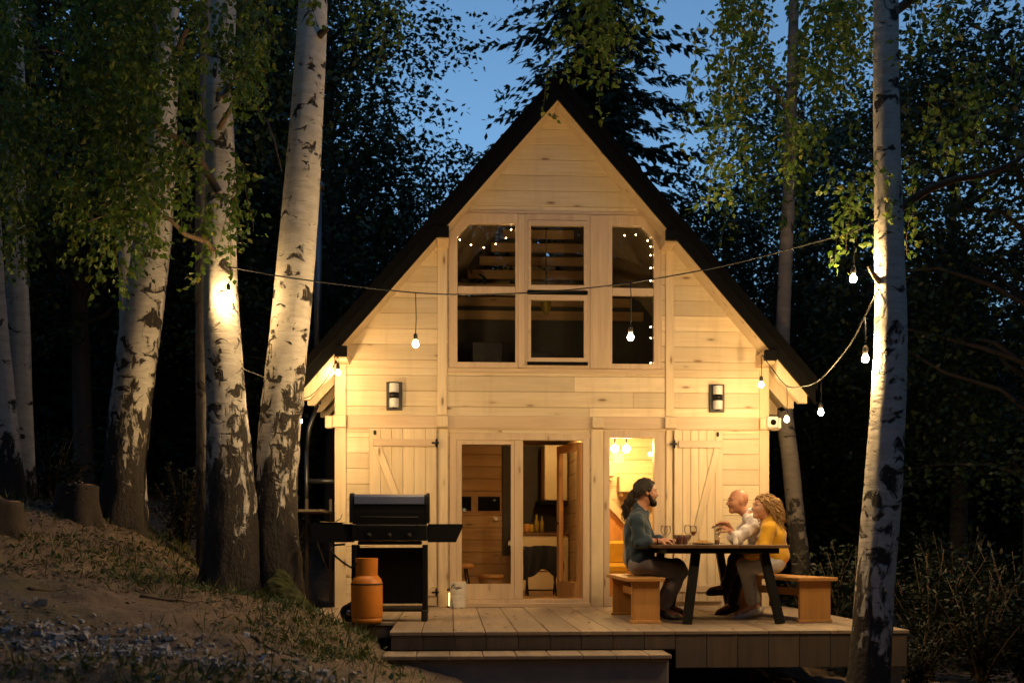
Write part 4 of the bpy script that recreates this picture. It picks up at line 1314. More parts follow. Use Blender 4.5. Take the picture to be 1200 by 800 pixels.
def cable(parent, pts, name='cable', sub=8):
    m = MB(parent.location)
    P = [Vector(p) for p in pts]
    out = []
    for i in range(len(P) - 1):
        a, b, c, d = P[max(i - 1, 0)], P[i], P[i + 1], P[min(i + 2, len(P) - 1)]
        for k in range(sub):
            u = k / sub
            out.append(.5 * ((2 * b) + (c - a) * u + (2 * a - 5 * b + 4 * c - d) * u * u + (3 * b - a - 3 * c + d) * u ** 3))
    out.append(P[-1])
    m.tube(out, .0065, 6)
    m.build(name, MAT['cable'], parent)


DT = 11.2                                      # distance of the birch pair
A = [(270, 313, DT - .24), (330, 324, 11.05), (390, 332, 10.95), (487, 343, 10.75), (560, 345, 10.55), (650, 341, 10.3), (740, 331, 10.1), (850, 311, 9.75), (950, 285, 9.3), (1000, 271, 9.06), (1029, 258, 8.95)]
e = empty('string_lights', PD(650, 341, 10.3), 'long string of bulbs sagging across the cabin front between the birches', 'string lights')
cable(e, [PD(*a) for a in A])
hang(e, PD(487, 343, 10.75), .50, MAT['bulb'])
hang(e, PD(739, 331, 10.1), .50, MAT['bulb'])
hang(e, PD(1000, 271, 9.06), .39, MAT['bulb'])
hang(e, PD(270, 313, DT - .24), .27, MAT['bulb_tree'], sway=-.02)
B = [(1030, 338, 8.95), (1014, 370, 9.02), (995, 405, 9.8), (963, 443, 11.3), (943, 452, 11.9), (922, 452, 12.5), (905, 432, 13.0), (893, 416, 13.30)]
e = empty('string_lights', PD(943, 452, 11.9), 'string of bulbs running from the right birch down to the cabin eave', 'string lights')
cable(e, [PD(*a) for a in B])
hang(e, PD(1014, 370, 9.02), .35, MAT['bulb'])
hang(e, PD(962, 443, 11.3), .35, MAT['bulb'])
hang(e, PD(922, 452, 12.5), .38, MAT['bulb'])
hang(e, PD(892, 417, 13.25), .345, MAT['bulb_eave'], .03)
C = [(397, 414, 13.25), (385, 440, 13.1), (366, 462, 12.8), (350, 466, 12.4), (330, 455, 12.0), (312, 443, 11.8), (290, 434, 11.5), (282, 430, 11.3)]
e = empty('string_lights', PD(350, 466, 12.4), 'string of bulbs running from the left eave to the birch pair', 'string lights')
cable(e, [PD(*a) for a in C])
hang(e, PD(396, 415, 13.2), .22, MAT['bulb_eave'], .03)
hang(e, PD(351, 466, 12.4), .26, MAT['bulb'])
# fairy lights behind the glass
for lab, pts, nled in [('sagging fairy lights inside the left upper window', [(537, 268), (539, 281), (552, 287), (567, 290), (581, 286), (593, 279), (599, 269), (604, 262)], [1, 2, 3, 4, 5, 6]),
                       ('fairy lights running along the top and down the side of the right upper window', [(717, 270), (732, 276), (745, 275), (759, 282), (764, 289), (764, 299), (764, 314), (764, 329), (765, 341), (765, 383), (765, 396), (764, 425)], [1, 2, 3, 4, 5, 6, 7, 8, 9, 10, 11])]:
    Q = [W(a, b, .12) for a, b in pts]
    for p_ in Q: p_.x = min(p_.x, 1.225)
    e = empty('fairy_lights', Q[2], lab, 'fairy lights')
    m = MB(e.location); m.tube(Q, .0016, 4); m.build('wire', MAT['cable'], e)
    for k in nled:
        m = MB(e.location); m.ball(Q[k], .0085, 8); m.build('led', MAT['led'], e)

# ================================================================== PEOPLE (implicit surfaces meshed as one skin)
class Field:
    def __init__(self, lo, hi, h=.006):
        self.h = h
        self.lo = np.array(lo, float)
        self.n = np.ceil((np.array(hi, float) - self.lo) / h).astype(int) + 1
        self.d = np.full(self.n, .25, np.float32)

    def _blk(self, a, b):
        i0 = np.maximum(((np.array(a) - self.lo) / self.h).astype(int) - 1, 0)
        i1 = np.minimum(((np.array(b) - self.lo) / self.h).astype(int) + 2, self.n)
        sl = tuple(slice(p, max(q, p)) for p, q in zip(i0, i1))
        ax = [self.lo[k] + self.h * np.arange(i0[k], max(i1[k], i0[k])) for k in range(3)]
        return sl, np.meshgrid(*ax, indexing='ij')

    def _put(self, sl, d, k, sub=False):
        o = self.d[sl]
        if sub:
            h = np.clip(k - np.abs(o + d), 0, None) / k
            r = np.maximum(o, -d) + h * h * k * .25
        else:
            h = np.clip(k - np.abs(o - d), 0, None) / k
            r = np.minimum(o, d) - h * h * k * .25
        self.d[sl] = r

    def cap(self, a, b, ra, rb, k=.03, sub=False):
        a, b = np.array(a, float), np.array(b, float)
        mr = max(ra, rb) + .07
        sl, (X, Y, Z) = self._blk(np.minimum(a, b) - mr, np.maximum(a, b) + mr)
        if X.size == 0: return
        ab = b - a; L = max(ab @ ab, 1e-9)
        t = np.clip(((X - a[0]) * ab[0] + (Y - a[1]) * ab[1] + (Z - a[2]) * ab[2]) / L, 0, 1)
        d = np.sqrt((X - a[0] - t * ab[0]) ** 2 + (Y - a[1] - t * ab[1]) ** 2 + (Z - a[2] - t * ab[2]) ** 2) - (ra + (rb - ra) * t)
        self._put(sl, d, k, sub)

    def ell(self, c, ax, r, k=.03, sub=False):
        """ellipsoid: ax = 3 unit axes, r = 3 radii"""
        c = np.array(c, float); mr = max(r) + .07
        sl, (X, Y, Z) = self._blk(c - mr, c + mr)
        if X.size == 0: return
        k0, k1 = 0, 0
        for A_, r_ in zip(ax, r):
            p = (X - c[0]) * A_[0] + (Y - c[1]) * A_[1] + (Z - c[2]) * A_[2]
            k0 = k0 + (p / r_) ** 2; k1 = k1 + (p / r_ ** 2) ** 2
        k0 = np.sqrt(k0); k1 = np.sqrt(np.maximum(k1, 1e-12))
        d = k0 * (k0 - 1) / k1
        self._put(sl, d, k, sub)

    def grid(self): 
        return np.meshgrid(*[self.lo[k] + self.h * np.arange(self.n[k]) for k in range(3)], indexing='ij')

    def clip(self, p, nrm):
        """keep the side opposite nrm"""
        p = np.array(p); nrm = np.array(nrm) / np.linalg.norm(nrm)
        X, Y, Z = self.grid()
        self.d = np.maximum(self.d, ((X - p[0]) * nrm[0] + (Y - p[1]) * nrm[1] + (Z - p[2]) * nrm[2]).astype(np.float32))

    def rumple(self, amp, fr, seed=0):
        X, Y, Z = self.grid(); r = np.random.default_rng(seed)
        w = 0
        for i in range(7):
            k = r.normal(size=3); k /= np.linalg.norm(k); f = fr * r.uniform(.6, 1.8)
            w = w + np.sin(f * (X * k[0] + Y * k[1] + Z * k[2]) + r.uniform(0, 6) + 1.2 * np.sin(f * .6 * (Y + Z)))
        self.d = self.d + (amp * w / 3).astype(np.float32)

    def mesh(self, name, mat, parent):
        d, h = self.d, self.h
        s = d < 0
        c = [s[i:s.shape[0] - 1 + i, j:s.shape[1] - 1 + j, k:s.shape[2] - 1 + k] for i in (0, 1) for j in (0, 1) for k in (0, 1)]
        cnt = sum(x.astype(np.int8) for x in c)
        idx = np.argwhere((cnt > 0) & (cnt < 8))
        vid = np.full(cnt.shape, -1, np.int64); vid[tuple(idx.T)] = np.arange(len(idx))
        off = np.array([(i, j, k) for i in (0, 1) for j in (0, 1) for k in (0, 1)])
        vals = np.stack([d[tuple((idx + o).T)] for o in off], 1)
        acc = np.zeros((len(idx), 3)); n = np.zeros((len(idx), 1))
        for a in range(8):
            for b in range(a + 1, 8):
                if np.abs(off[a] - off[b]).sum() != 1: continue
                da, db = vals[:, a], vals[:, b]
                m = (da < 0) != (db < 0)
                tt = np.where(m, da / np.where(m, da - db, 1), 0)[:, None]
                acc += np.where(m[:, None], off[a] + (off[b] - off[a]) * tt, 0); n += m[:, None]
        V = self.lo + h * (idx + acc / np.maximum(n, 1))
        Q = []
        for ax in range(3):
            o1, o2 = [(1, 2), (2, 0), (0, 1)][ax]
            sa = [slice(None)] * 3; sb = [slice(None)] * 3
            sa[ax] = slice(0, -1); sb[ax] = slice(1, None)
            cr = s[tuple(sa)] != s[tuple(sb)]
            e_ = np.argwhere(cr)
            e_ = e_[(e_[:, o1] > 0) & (e_[:, o2] > 0) & (e_[:, o1] < cnt.shape[o1]) & (e_[:, o2] < cnt.shape[o2]) & (e_[:, ax] < cnt.shape[ax])]
            u1, u2 = np.eye(3, dtype=int)[o1], np.eye(3, dtype=int)[o2]
            qd = np.stack([vid[tuple((e_ - w).T)] for w in (u1 * 0, u1, u1 + u2, u2)], 1)
            fl_ = s[tuple(e_.T)]
            qd[~fl_] = qd[~fl_][:, ::-1]
            Q.append(qd[(qd >= 0).all(1)])
        Q = np.concatenate(Q)
        o = np_mesh(name, V - np.array(parent.location), Q[:, ::-1], mat, parent, smooth=True)
        return o


def npv(v): return np.array([v[0], v[1], v[2]], float)
def nrm(v):
    v = np.array(v, float); return v / max(np.linalg.norm(v), 1e-9)


def skin_mat(name, c):
    t = NT(name); n = t.noise(t.coord(), 22, 4); n2 = t.noise(t.coord(), 190, 3)
    cc = t.mix(t.step(n, .3, .7), c4(c), c4([c[0] * .86, c[1] * .70, c[2] * .66]))
    t.col(cc); t.rough(.5); t.b.inputs['Subsurface Weight'].default_value = .08
    t.b.inputs['Subsurface Radius'].default_value = (.012, .005, .003)
    t.bump(n2, .12, .002)
    return t.m


def hair_mat(name, c, c2):
    t = NT(name); co = t.coord()
    n = t.noise(t.scale(co, (60, 60, 18)), 1, 4, .6); r = t.rnd()
    t.col(t.mix(t.math('ADD', t.math('MULTIPLY', n, .7), t.math('MULTIPLY', r, .4)), c4(c), c4(c2))); t.rough(.62); t.b.inputs['Specular IOR Level'].default_value = .25
    t.bump(n, .6, .006)
    return t.m


def add_head(F, c, f, u, s, S, face=True):
    """head with face into field F; c centre, f face direction, u up, s side; S scale"""
    P = lambda a, b, d: c + (f * a + s * b + u * d) * S
    F.ell(P(-.012, 0, .028), (f, s, u), (.100 * S, .078 * S, .098 * S), .02)
    F.ell(P(.03, 0, -.02), (f, s, u), (.062 * S, .064 * S, .092 * S), .03)
    F.cap(P(.02, 0, -.055), P(.062, 0, -.092), .052 * S, .026 * S, .03)
    if face:
        for b in (-1, 1):
            F.ell(P(.096, b * .034, .011), (f, s, u), (.018 * S, .017 * S, .0085 * S), .010, True)
            F.ell(P(.052, b * .040, -.024), (f, s, u), (.03 * S, .022 * S, .028 * S), .03)
            F.ell(P(-.008, b * .080, .000), (nrm(f - .3 * s * b), nrm(s * b + .3 * f), u), (.021 * S, .009 * S, .033 * S), .008)
            F.cap(P(.086, b * .014, .030), P(.074, b * .052, .030), .009 * S, .008 * S, .014)
        F.cap(P(.092, 0, .018), P(.114, 0, -.020), .010 * S, .0135 * S, .012)
        F.cap(P(.100, -.012, -.026), P(.100, .012, -.026), .009 * S, .009 * S, .010)
        F.cap(P(.087, -.013, -.054), P(.087, .013, -.054), .0085 * S, .0085 * S, .010)
        F.cap(P(.085, -.012, -.067), P(.085, .012, -.067), .009 * S, .009 * S, .008)
        F.ell(P(.078, 0, -.094), (f, s, u), (.020 * S, .024 * S, .018 * S), .02)


def add_hand(F, w, d, n, side, S=1.0, curl=.7, point=False):
    """palm, four unequal bent fingers and a thumb; w wrist, d along the hand, n palm normal, side = thumb side"""
    d = nrm(d); n = nrm(n - d * (n @ d)); t = np.cross(d, n) * side
    for j in range(4):
        off = (.026 - j * .0175) * S
        F.cap(w + t * off * .6, w + d * .085 * S + t * off, .015 * S, .0118 * S, .012)
    L = [(.040, .025, .021), (.045, .028, .022), (.041, .026, .021), (.032, .020, .018)]
    for j in range(4):
        off = (.029 - j * .0195) * S
        p = w + d * (.088 - (.008 if j == 3 else 0) - (.004 if j == 0 else 0)) * S + t * off
        a = .25
        for q, l in enumerate(L[j]):
            cu = curl * (.12 if point and j == 0 else 1) * (.8 + .12 * j)
            a += cu * (.55 if q == 0 else .75)
            dr = nrm(d * math.cos(a) + n * math.sin(a) + t * (.08 - .06 * j) * (1 if q == 0 else .3))
            r0, r1 = (.0098, .0088, .0078)[q] * S, (.0088, .0078, .0068)[q] * S
            F.cap(p, p + dr * l * S, r0, r1, .004); p = p + dr * l * S
    p = w + d * .022 * S + t * .024 * S
    for q, (l, dr) in enumerate([(.040, nrm(d * .6 + t * .75 + n * .35)), (.032, nrm(d * .85 + t * .35 + n * .5)), (.026, nrm(d * .9 + t * .05 + n * .55))]):
        F.cap(p, p + dr * l * S, (.0145, .0115, .0098)[q] * S, (.0115, .0098, .008)[q] * S, .007); p = p + dr * l * S


def add_limb(F, pts, rad, k=.03):
    for i in range(len(pts) - 1): F.cap(pts[i], pts[i + 1], rad[i], rad[i + 1], k)


def add_torso(F, J, S, off=0.0, up=None):
    """J: pelvis, chest, neck, shL, shR, hipL, hipR ; off inflates for clothing"""
    side = nrm(J['shL'] - J['shR']); upv = nrm(J['neck'] - J['pelvis']); fw = nrm(np.cross(side, upv))
    ax = (fw, side, upv)
    mid = (J['pelvis'] + J['chest']) / 2
    F.ell(J['pelvis'] + upv * .02, ax, ((.108 + off) * S, (.155 + off) * S, (.12 + off) * S), .05)
    F.ell(mid + fw * .006, ax, ((.100 + off) * S, (.138 + off) * S, (.19 + off) * S), .06)
    F.ell(J['chest'] - upv * .03, ax, ((.112 + off) * S, (.155 + off) * S, (.17 + off) * S), .06)
    for k in ('shL', 'shR'):
        F.cap(J['neck'] - upv * .035, J[k], (.052 + off) * S, (.054 + off) * S, .05)
    return fw, side, upv


def person(name_label, J, S, mats, group=None, hands=None, beard=False, bald=False):
    """build a seated figure from joints. Returns the empty and axes"""
    J = {k: npv(v) for k, v in J.items()}
    allp = np.array(list(J.values()))
    lo, hi = allp.min(0) - .26, allp.max(0) + .26
    e = empty('person', (J['pelvis'][0], J['pelvis'][1], 0), name_label, 'person', group)
    F = Field(lo, hi, .0055)
    fw, side, upv = add_torso(F, J, S)
    f = nrm(J['face']-J['head']); u = nrm(J['hup'] - J['head']); s = nrm(np.cross(u, f)); u = np.cross(f, s)
    add_head(F, J['head'], f, u, s, S)
    F.cap(J['head'] - u * .07 * S - f * .022 * S, J['neck'] - upv * .01, .054 * S, .060 * S, .03)
    for q in 'LR':
        add_limb(F, [J['sh' + q], J['el' + q], J['wr' + q]], [.050 * S, .040 * S, .027 * S], .025)
        add_limb(F, [J['hip' + q], J['kn' + q]], [.082 * S, .058 * S], .04)
        add_limb(F, [J['kn' + q], J['kn' + q] * .6 + J['an' + q] * .4 - nrm(J['to' + q] - J['an' + q]) * .012, J['an' + q]], [.056 * S, .054 * S, .036 * S], .03)
        F.cap(J['an' + q], J['to' + q], .038 * S, .028 * S, .03)
        h = hands[q]
        add_hand(F, J['wr' + q], npv(h['d']), npv(h['n']), h['side'], S * 1.0, h.get('curl', .7), h.get('point', False))
    F.mesh('body', mats['skin'], e)
    # eyes, brows
    m = MB(e.location)
    for b in (-1, 1):
        m.ball(J['head'] + (f * .0745 + s * .034 * b + u * .011) * S, .0125 * S, 12)
    ey = m.build('eyes', MAT['eye'], e)
    m = MB(e.location)
    for b in (-1, 1): m.ball(J['head'] + (f * .0838 + s * .034 * b + u * .011) * S, .0052 * S, 8)
    m.build('iris', MAT['cap'], ey)
    m = MB(e.location)
    for b in (-1, 1): m.tube([J['head'] + (f * x_ + s * y_ * b + u * z_) * S for x_, y_, z_ in ((.0945, .014, .034), (.0905, .032, .039), (.076, .054, .034))], [.004 * S, .005 * S, .003 * S], 6)
    m.build('eyebrows', mats['brow'], e)
    return e, J, f, u, s, fw, side, upv


def plant_feet(J, z=0.0):
    for q, v in z.items():
        J['an' + q].z = v + .105; J['to' + q].z = v + .035


def cloth_field(J, pad=.2, h=.007):
    allp = np.array(list(J.values())); return Field(allp.min(0) - pad, allp.max(0) + pad, h)


def shirt(e, J, S, mat, cuff=(.55, .55), off=.016, rum=.004, hem=-.07, seed=1, loose=.0):
    F = cloth_field(J)
    fw, side, upv = add_torso(F, J, S, off)
    if loose: F.ell(J['pelvis'] + upv * .06, (fw, side, upv), ((.125 + loose) * S, (.16 + loose) * S, .13 * S), .06)
    # cut hem and neck before adding the sleeves
    F.clip(J['pelvis'] + upv * hem, -upv)
    for q, cf in zip('LR', cuff):
        sh, el, wr = J['sh' + q], J['el' + q], J['wr' + q]
        r0, r1, r2 = .050 * S + off, .041 * S + off + .004, .028 * S + off + .003
        F.cap(sh, el, r0, r1, .03)
        end = el + (wr - el) * cf
        F.cap(el, end, r1, r1 + (r2 - r1) * cf + .004, .02)
        F.cap(end - nrm(wr - el) * .02, end, r1 + (r2 - r1) * cf + .008, r1 + (r2 - r1) * cf + .008, .008)
    # collar
    nb = J['neck'] - upv * .005
    F.cap(nb - upv * .02 - fw * .01, nb + upv * .022 - fw * .008, .066 * S, .062 * S, .02)
    F.cap(nb + upv * .006, nb + upv * .08, .057 * S, .053 * S, .006, True)
    F.rumple(rum, 34, seed)
    return F.mesh('shirt', mat, e)


def trousers(e, J, S, mat, off=.014, ankle=.93, rum=.0035, seed=2, top=.09):
    F = cloth_field(J)
    side = nrm(J['shL'] - J['shR']); upv = nrm(J['neck'] - J['pelvis']); fw = nrm(np.cross(side, upv))
    F.ell(J['pelvis'] + upv * .01, (fw, side, upv), ((.112 + off) * S, (.158 + off) * S, (.13 + off) * S), .05)
    F.clip(J['pelvis'] + upv * top, upv)
    for q in 'LR':
        h_, k_, a_ = J['hip' + q], J['kn' + q], J['an' + q]
        F.cap(h_, k_, .084 * S + off, .060 * S + off, .05)
        end = k_ + (a_ - k_) * ankle
        F.cap(k_, end, .060 * S + off, .043 * S + off, .03)
    F.rumple(rum, 30, seed)
    return F.mesh('trousers', mat, e)


def shoes(e, J, S, mat, sole=None):
    for q in 'LR':
        a, t = J['an' + q], J['to' + q]
        d = nrm(t - a); 
        F = Field(np.minimum(a, t) - .14, np.maximum(a, t) + .14, .005)
        dn = nrm(np.array([0, 0, -1.0]) - d * (-d[2])); sd = np.cross(d, dn)
        L = np.linalg.norm(t - a)
        heel = a + dn * .035 * S - d * .035 * S
        F.cap(heel, a + dn * .03 * S + d * .04 * S, .036 * S, .04 * S, .02)
        F.ell(a + dn * .035 * S + d * L * .55, (d, sd, dn), (L * .62 + .03, .042 * S, .032 * S), .03)
        F.cap(t - d * .03 * S + dn * .012 * S, t + d * .022 * S + dn * .016 * S, .037 * S, .028 * S, .02)
        F.cap(a, a + dn * .02 * S, .042 * S, .044 * S, .02)
        F.mesh('shoe', mat, e)


def hair_cap(e, c, f, u, s, S, mat, thick=.012, low=-.03, rum=.0, back=0.0, seed=5, front=.045):
    F = Field(c - .24, c + .24, .005)
    P = lambda a, b, d: c + (f * a + s * b + u * d) * S
    F.ell(P(-.014, 0, .030), (f, s, u), ((.100 * S + thick), (.078 * S + thick), (.098 * S + thick)), .02)
    F.ell(P(-.05, 0, -.01), (f, s, u), ((.062 * S + thick), (.070 * S + thick), (.085 * S + thick)), .03)
    if back: F.ell(P(-.06, 0, -.06), (f, s, u), (.07 * S, .07 * S, .10 * S), .04)
    # cut away the face and what is below the hairline
    F.clip(P(front, 0, .06), nrm(f * .80 - u * .60))
    F.clip(P(-.03, 0, low), nrm(-u + f * .45))
    if rum: F.rumple(rum, 75, seed)
    return F.mesh('hair', mat, e)


MAT['eye'] = plain('eye_white', (.36, .32, .29), .2, 0, 5, .05)
MAT['skin1'] = skin_mat('tanned_skin', (.40, .205, .125)); MAT['skin2'] = skin_mat('fair_skin', (.52, .29, .19))
MAT['hair_dark'] = hair_mat('dark_hair', (.007, .005, .004), (.03, .02, .015))
MAT['hair_blond'] = hair_mat('curly_dark_blond_hair', (.10, .05, .018), (.42, .26, .11))
MAT['brow_bald'] = hair_mat('brown_stubble', (.05, .028, .018), (.12, .07, .045))
MAT['shirt_blue'] = fabric('blue_denim_shirt', (.012, .036, .062), (.007, .021, .038))
MAT['trousers_grey'] = fabric('grey_trousers', (.23, .22, .245), (.14, .135, .155))
MAT['shoe_black'] = plain('black_leather', (.012, .010, .009), .4)
MAT['shirt_white'] = fabric('white_cotton_shirt', (.70, .66, .66), (.52, .48, .48))
MAT['jeans_dark'] = fabric('dark_blue_jeans', (.014, .018, .028), (.008, .010, .016))
MAT['jumper'] = fabric('mustard_jumper', (.72, .40, .018), (.52, .27, .01), 120)
MAT['jeans_light'] = fabric('pale_washed_jeans', (.60, .61, .60), (.45, .46, .45))
MAT['shoe_white'] = plain('cream_shoe', (.74, .70, .62), .5, 0, 9, .15)
MAT['top_grey'] = fabric('grey_knit_top', (.30, .27, .25), (.20, .18, .17))
MAT['trousers_black'] = fabric('black_trousers', (.012, .012, .013))

V3 = lambda *a: np.array(a, float)
# ---- bearded man on the left bench
Y = -2.30
J = dict(pelvis=W(750, 659, Y), chest=W(747, 620, Y), neck=W(750.5, 598, Y), head=W(757, 577, Y),
         shR=W(746, 610, Y - .20), shL=W(751, 609, Y + .19), elR=W(748, 634.5, Y - .235), wrR=W(772, 633, Y - .19), elL=W(764, 633, Y + .22), wrL=W(784, 632.5, Y + .10),
         hipR=W(752, 661, Y - .09), hipL=W(753, 661, Y + .09), knR=W(797, 669, Y - .13), knL=W(795, 665, Y + .12), anR=W(777, 706, Y - .12), anL=W(772, 702, Y + .12),
         toR=W(797, 718, Y - .13), toL=W(790, 714, Y + .13))
J['wrR'].z = J['wrL'].z = .812
plant_feet(J, dict(R=0, L=0))
J['face'] = J['head'] + Vector((1, .10, -.02)); J['hup'] = J['head'] + Vector((-.02, 0, 1))
e, Jn, f, u, s, fw, sd, up = person('bearded man in a dark blue shirt and grey trousers seated on the left bench', J, 1.08, dict(skin=MAT['skin1'], brow=MAT['hair_dark']),
                                hands=dict(R=dict(d=(1, .2, .06), n=(0, .45, -.9), side=-1, curl=.75), L=dict(d=(.5, -.85, .05), n=(0, -.2, -1), side=1, curl=.7)))
shirt(e, Jn, 1.08, MAT['shirt_blue'], (.36, .36), .017, .0085, -.085, 3, .012)
trousers(e, Jn, 1.08, MAT['trousers_grey'], .016, .90, .004, 4)
shoes(e, Jn, 1.08, MAT['shoe_black'])
hair_cap(e, Jn['head'], f, u, s, 1.08, MAT['hair_dark'], .015, -.02, .005, front=.052)
F = Field(Jn['head'] - .2, Jn['head'] + .2, .004)
P = lambda a, b, d: Jn['head'] + (f * a + s * b + u * d) * 1.08
F.cap(P(.02, 0, -.058), P(.068, 0, -.098), .058, .037, .03)
for b in (-1, 1): F.cap(P(.008, b * .070, -.02), P(.05, b * .042, -.085), .016, .024, .02); F.cap(P(.098, b * .003, -.042), P(.082, b * .03, -.060), .009, .009, .01)
F.ell(P(.085, 0, -.10), (f, s, u), (.024, .034, .034), .02)
F.cap(P(.088, -.016, -.061), P(.088, .016, -.061), .011, .011, .006, True)
F.rumple(.0022, 120, 8)
F.mesh('beard', MAT['hair_dark'], e)
m = MB(e.location); a_ = Jn['wrR'] * .88 + Jn['elR'] * .12; d_ = nrm(Jn['wrR'] - Jn['elR'])
n_ = 22; q_ = Vector((0, 0, 1)).rotation_difference(Vector(d_))
ring = [Vector(a_) + q_ @ Vector((math.cos(6.283 * k / n_) * .038, math.sin(6.283 * k / n_) * .038, 0)) for k in range(n_ + 1)]
m.tube(ring, .007, 6); m.build('bracelet', MAT['rubber'], e)

# ---- woman with dark ponytail, mostly hidden behind him
Y = -1.72
J = dict(pelvis=W(746, 658, Y), chest=W(744, 622, Y), neck=W(744, 605, Y), head=W(749, 587, Y),
         shR=W(741, 613, Y - .165), shL=W(744, 613, Y + .165), elR=W(745, 634, Y - .19), wrR=W(770, 634, Y - .13), elL=W(748, 634, Y + .2), wrL=W(772, 634, Y + .1),
         hipR=W(749, 660, Y - .08), hipL=W(749, 660, Y + .08), knR=W(793, 662, Y - .09), knL=W(792, 662, Y + .09), anR=W(785, 701, Y - .09), anL=W(781, 699, Y + .09),
         toR=W(801, 710, Y - .09), toL=W(797, 709, Y + .09))
J['wrR'].z = J['wrL'].z = .81
plant_feet(J, dict(R=0, L=0))
J['face'] = J['head'] + Vector((1, .05, -.05)); J['hup'] = J['head'] + Vector((.05, 0, 1))
e, Jn, f, u, s, fw, sd, up = person('woman with a dark curly ponytail and grey top behind the bearded man', J, 1.0, dict(skin=MAT['skin2'], brow=MAT['hair_dark']),
                                hands=dict(R=dict(d=(1, .3, .04), n=(0, .3, -.95), side=-1, curl=.7), L=dict(d=(.8, -.5, .04), n=(0, -.2, -1), side=1, curl=.7)))
shirt(e, Jn, 1.0, MAT['top_grey'], (.85, .85), .018, .0035, -.08, 13, .01)
trousers(e, Jn, 1.0, MAT['trousers_black'], .012, .95, .003, 14)
shoes(e, Jn, 1.0, MAT['shoe_black'])
hr = hair_cap(e, Jn['head'], f, u, s, 1.0, MAT['hair_dark'], .016, -.04, .006, front=.05)
def curls(e, roots, mat, L, amp, r0, turn, name, drift, seed):
    rr = random.Random(seed); m = MB(e.location)
    for (p, d0) in roots:
        p = np.array(p); l = L * rr.uniform(.7, 1.15); n = 16; ph = rr.uniform(0, 6.28); a = amp * rr.uniform(.6, 1.3); tn = turn * rr.uniform(.8, 1.3)
        d = nrm(d0); pts = []
        for i in range(n + 1):
            tt = i / n
            d = nrm(d + np.array([drift[0], drift[1], -1.0 + drift[2]]) * .42)
            p = p + d * l / n
            pts.append(Vector(p) + Vector((math.cos(ph + tn * tt), math.sin(ph + tn * tt), .3 * math.sin(ph * 2 + tn * tt))) * a * min(1, tt * 4))
        m.tube(pts, [r0 * (1 - .75 * (i / n) ** 1.5) for i in range(n + 1)], 5)
    return m.build(name, mat, e, recalc=False)
hb = Jn['head'] - f * .10 - u * .01
curls(e, [(hb + np.array([random.gauss(0, .016), random.gauss(0, .02), random.gauss(0, .02)]), -f + s * random.gauss(0, .35) + u * random.gauss(.15, .3)) for _ in range(90)], MAT['hair_dark'], .20, .016, .0075, 12, 'ponytail', (0, 0, 0), 31)

# ---- bald man on the right bench, further back
Y = -1.72
J = dict(pelvis=W(897, 656, Y), chest=W(890, 624, Y), neck=W(878, 603, Y), head=W(864.5, 587.5, Y),
         shL=W(884, 613, Y - .20), shR=W(879, 612, Y + .19), elL=W(865, 631.5, Y - .27), wrL=W(856, 622, Y - .13), elR=W(862, 631, Y + .22), wrR=W(852, 613, Y + .06),
         hipL=W(893, 659, Y - .09), hipR=W(893, 659, Y + .09), knL=W(862, 656, Y - .10), knR=W(866, 662, Y + .08), anL=W(850, 688, Y - .03), anR=W(858, 704, Y + .08),
         toL=W(833, 691, Y - .04), toR=W(842, 715, Y + .07))
J['elL'].z = .83; J['elR'].z = .83
plant_feet(J, dict(R=0))
J['face'] = J['head'] + Vector((-1, -.12, -.04)); J['hup'] = J['head'] + Vector((-.10, 0, 1))
e, Jn, f, u, s, fw, sd, up = person('bald man in a white shirt and dark jeans gesturing over the table', J, 1.06, dict(skin=MAT['skin1'], brow=MAT['brow_bald']),
                                hands=dict(L=dict(d=(-.75, .35, .45), n=(-.4, .5, -.6), side=1, curl=.8), R=dict(d=(-1, -.25, -.02), n=(.1, -.5, -.8), side=-1, curl=.12)))
shirt(e, Jn, 1.06, MAT['shirt_white'], (.22, .22), .019, .009, -.07, 23, .012)
trousers(e, Jn, 1.06, MAT['jeans_dark'], .014, .95, .0035, 24)
shoes(e, Jn, 1.06, MAT['shoe_black'])
F = Field(Jn['head'] - .2, Jn['head'] + .2, .004)
P = lambda a, b, d: Jn['head'] + (f * a + s * b + u * d) * 1.06
F.cap(P(.02, 0, -.058), P(.066, 0, -.094), .0535, .0285, .03)
for b in (-1, 1): F.cap(P(.099, b * .003, -.040), P(.084, b * .03, -.056), .0075, .007, .01)
F.clip(P(0, 0, -.055), nrm(u - f * .3)); F.rumple(.001, 150, 8)
F.mesh('stubble', MAT['brow_bald'], e)

# ---- woman in mustard jumper on the right bench
Y = -2.32
J = dict(pelvis=W(908, 656, Y), chest=W(906, 626, Y), neck=W(902.5, 609, Y), head=W(893, 594.5, Y),
         shL=W(901, 619, Y - .165), shR=W(902, 619, Y + .165), elL=W(896, 644, Y - .215), wrL=W(878, 653, Y - .08), elR=W(892, 643, Y + .2), wrR=W(876, 652, Y + .08),
         hipL=W(907, 660, Y - .085), hipR=W(907, 660, Y + .085), knL=W(873, 664, Y - .10), knR=W(876, 662, Y + .10), anL=W(882, 702, Y + .10), anR=W(887, 702, Y + .25),
         toL=W(863, 716, Y + .06), toR=W(868, 715, Y + .24))
plant_feet(J, dict(R=0, L=0))
J['face'] = J['head'] + Vector((-1, -.22, .05)); J['hup'] = J['head'] + Vector((.06, 0, 1))
e, Jn, f, u, s, fw, sd, up = person('woman with long curly dark blond hair in a mustard jumper and pale jeans', J, .98, dict(skin=MAT['skin2'], brow=MAT['brow_bald']),
                                hands=dict(L=dict(d=(-.8, .55, -.1), n=(0, .3, -1), side=1, curl=.6), R=dict(d=(-.8, -.5, -.1), n=(0, -.3, -1), side=-1, curl=.6)))
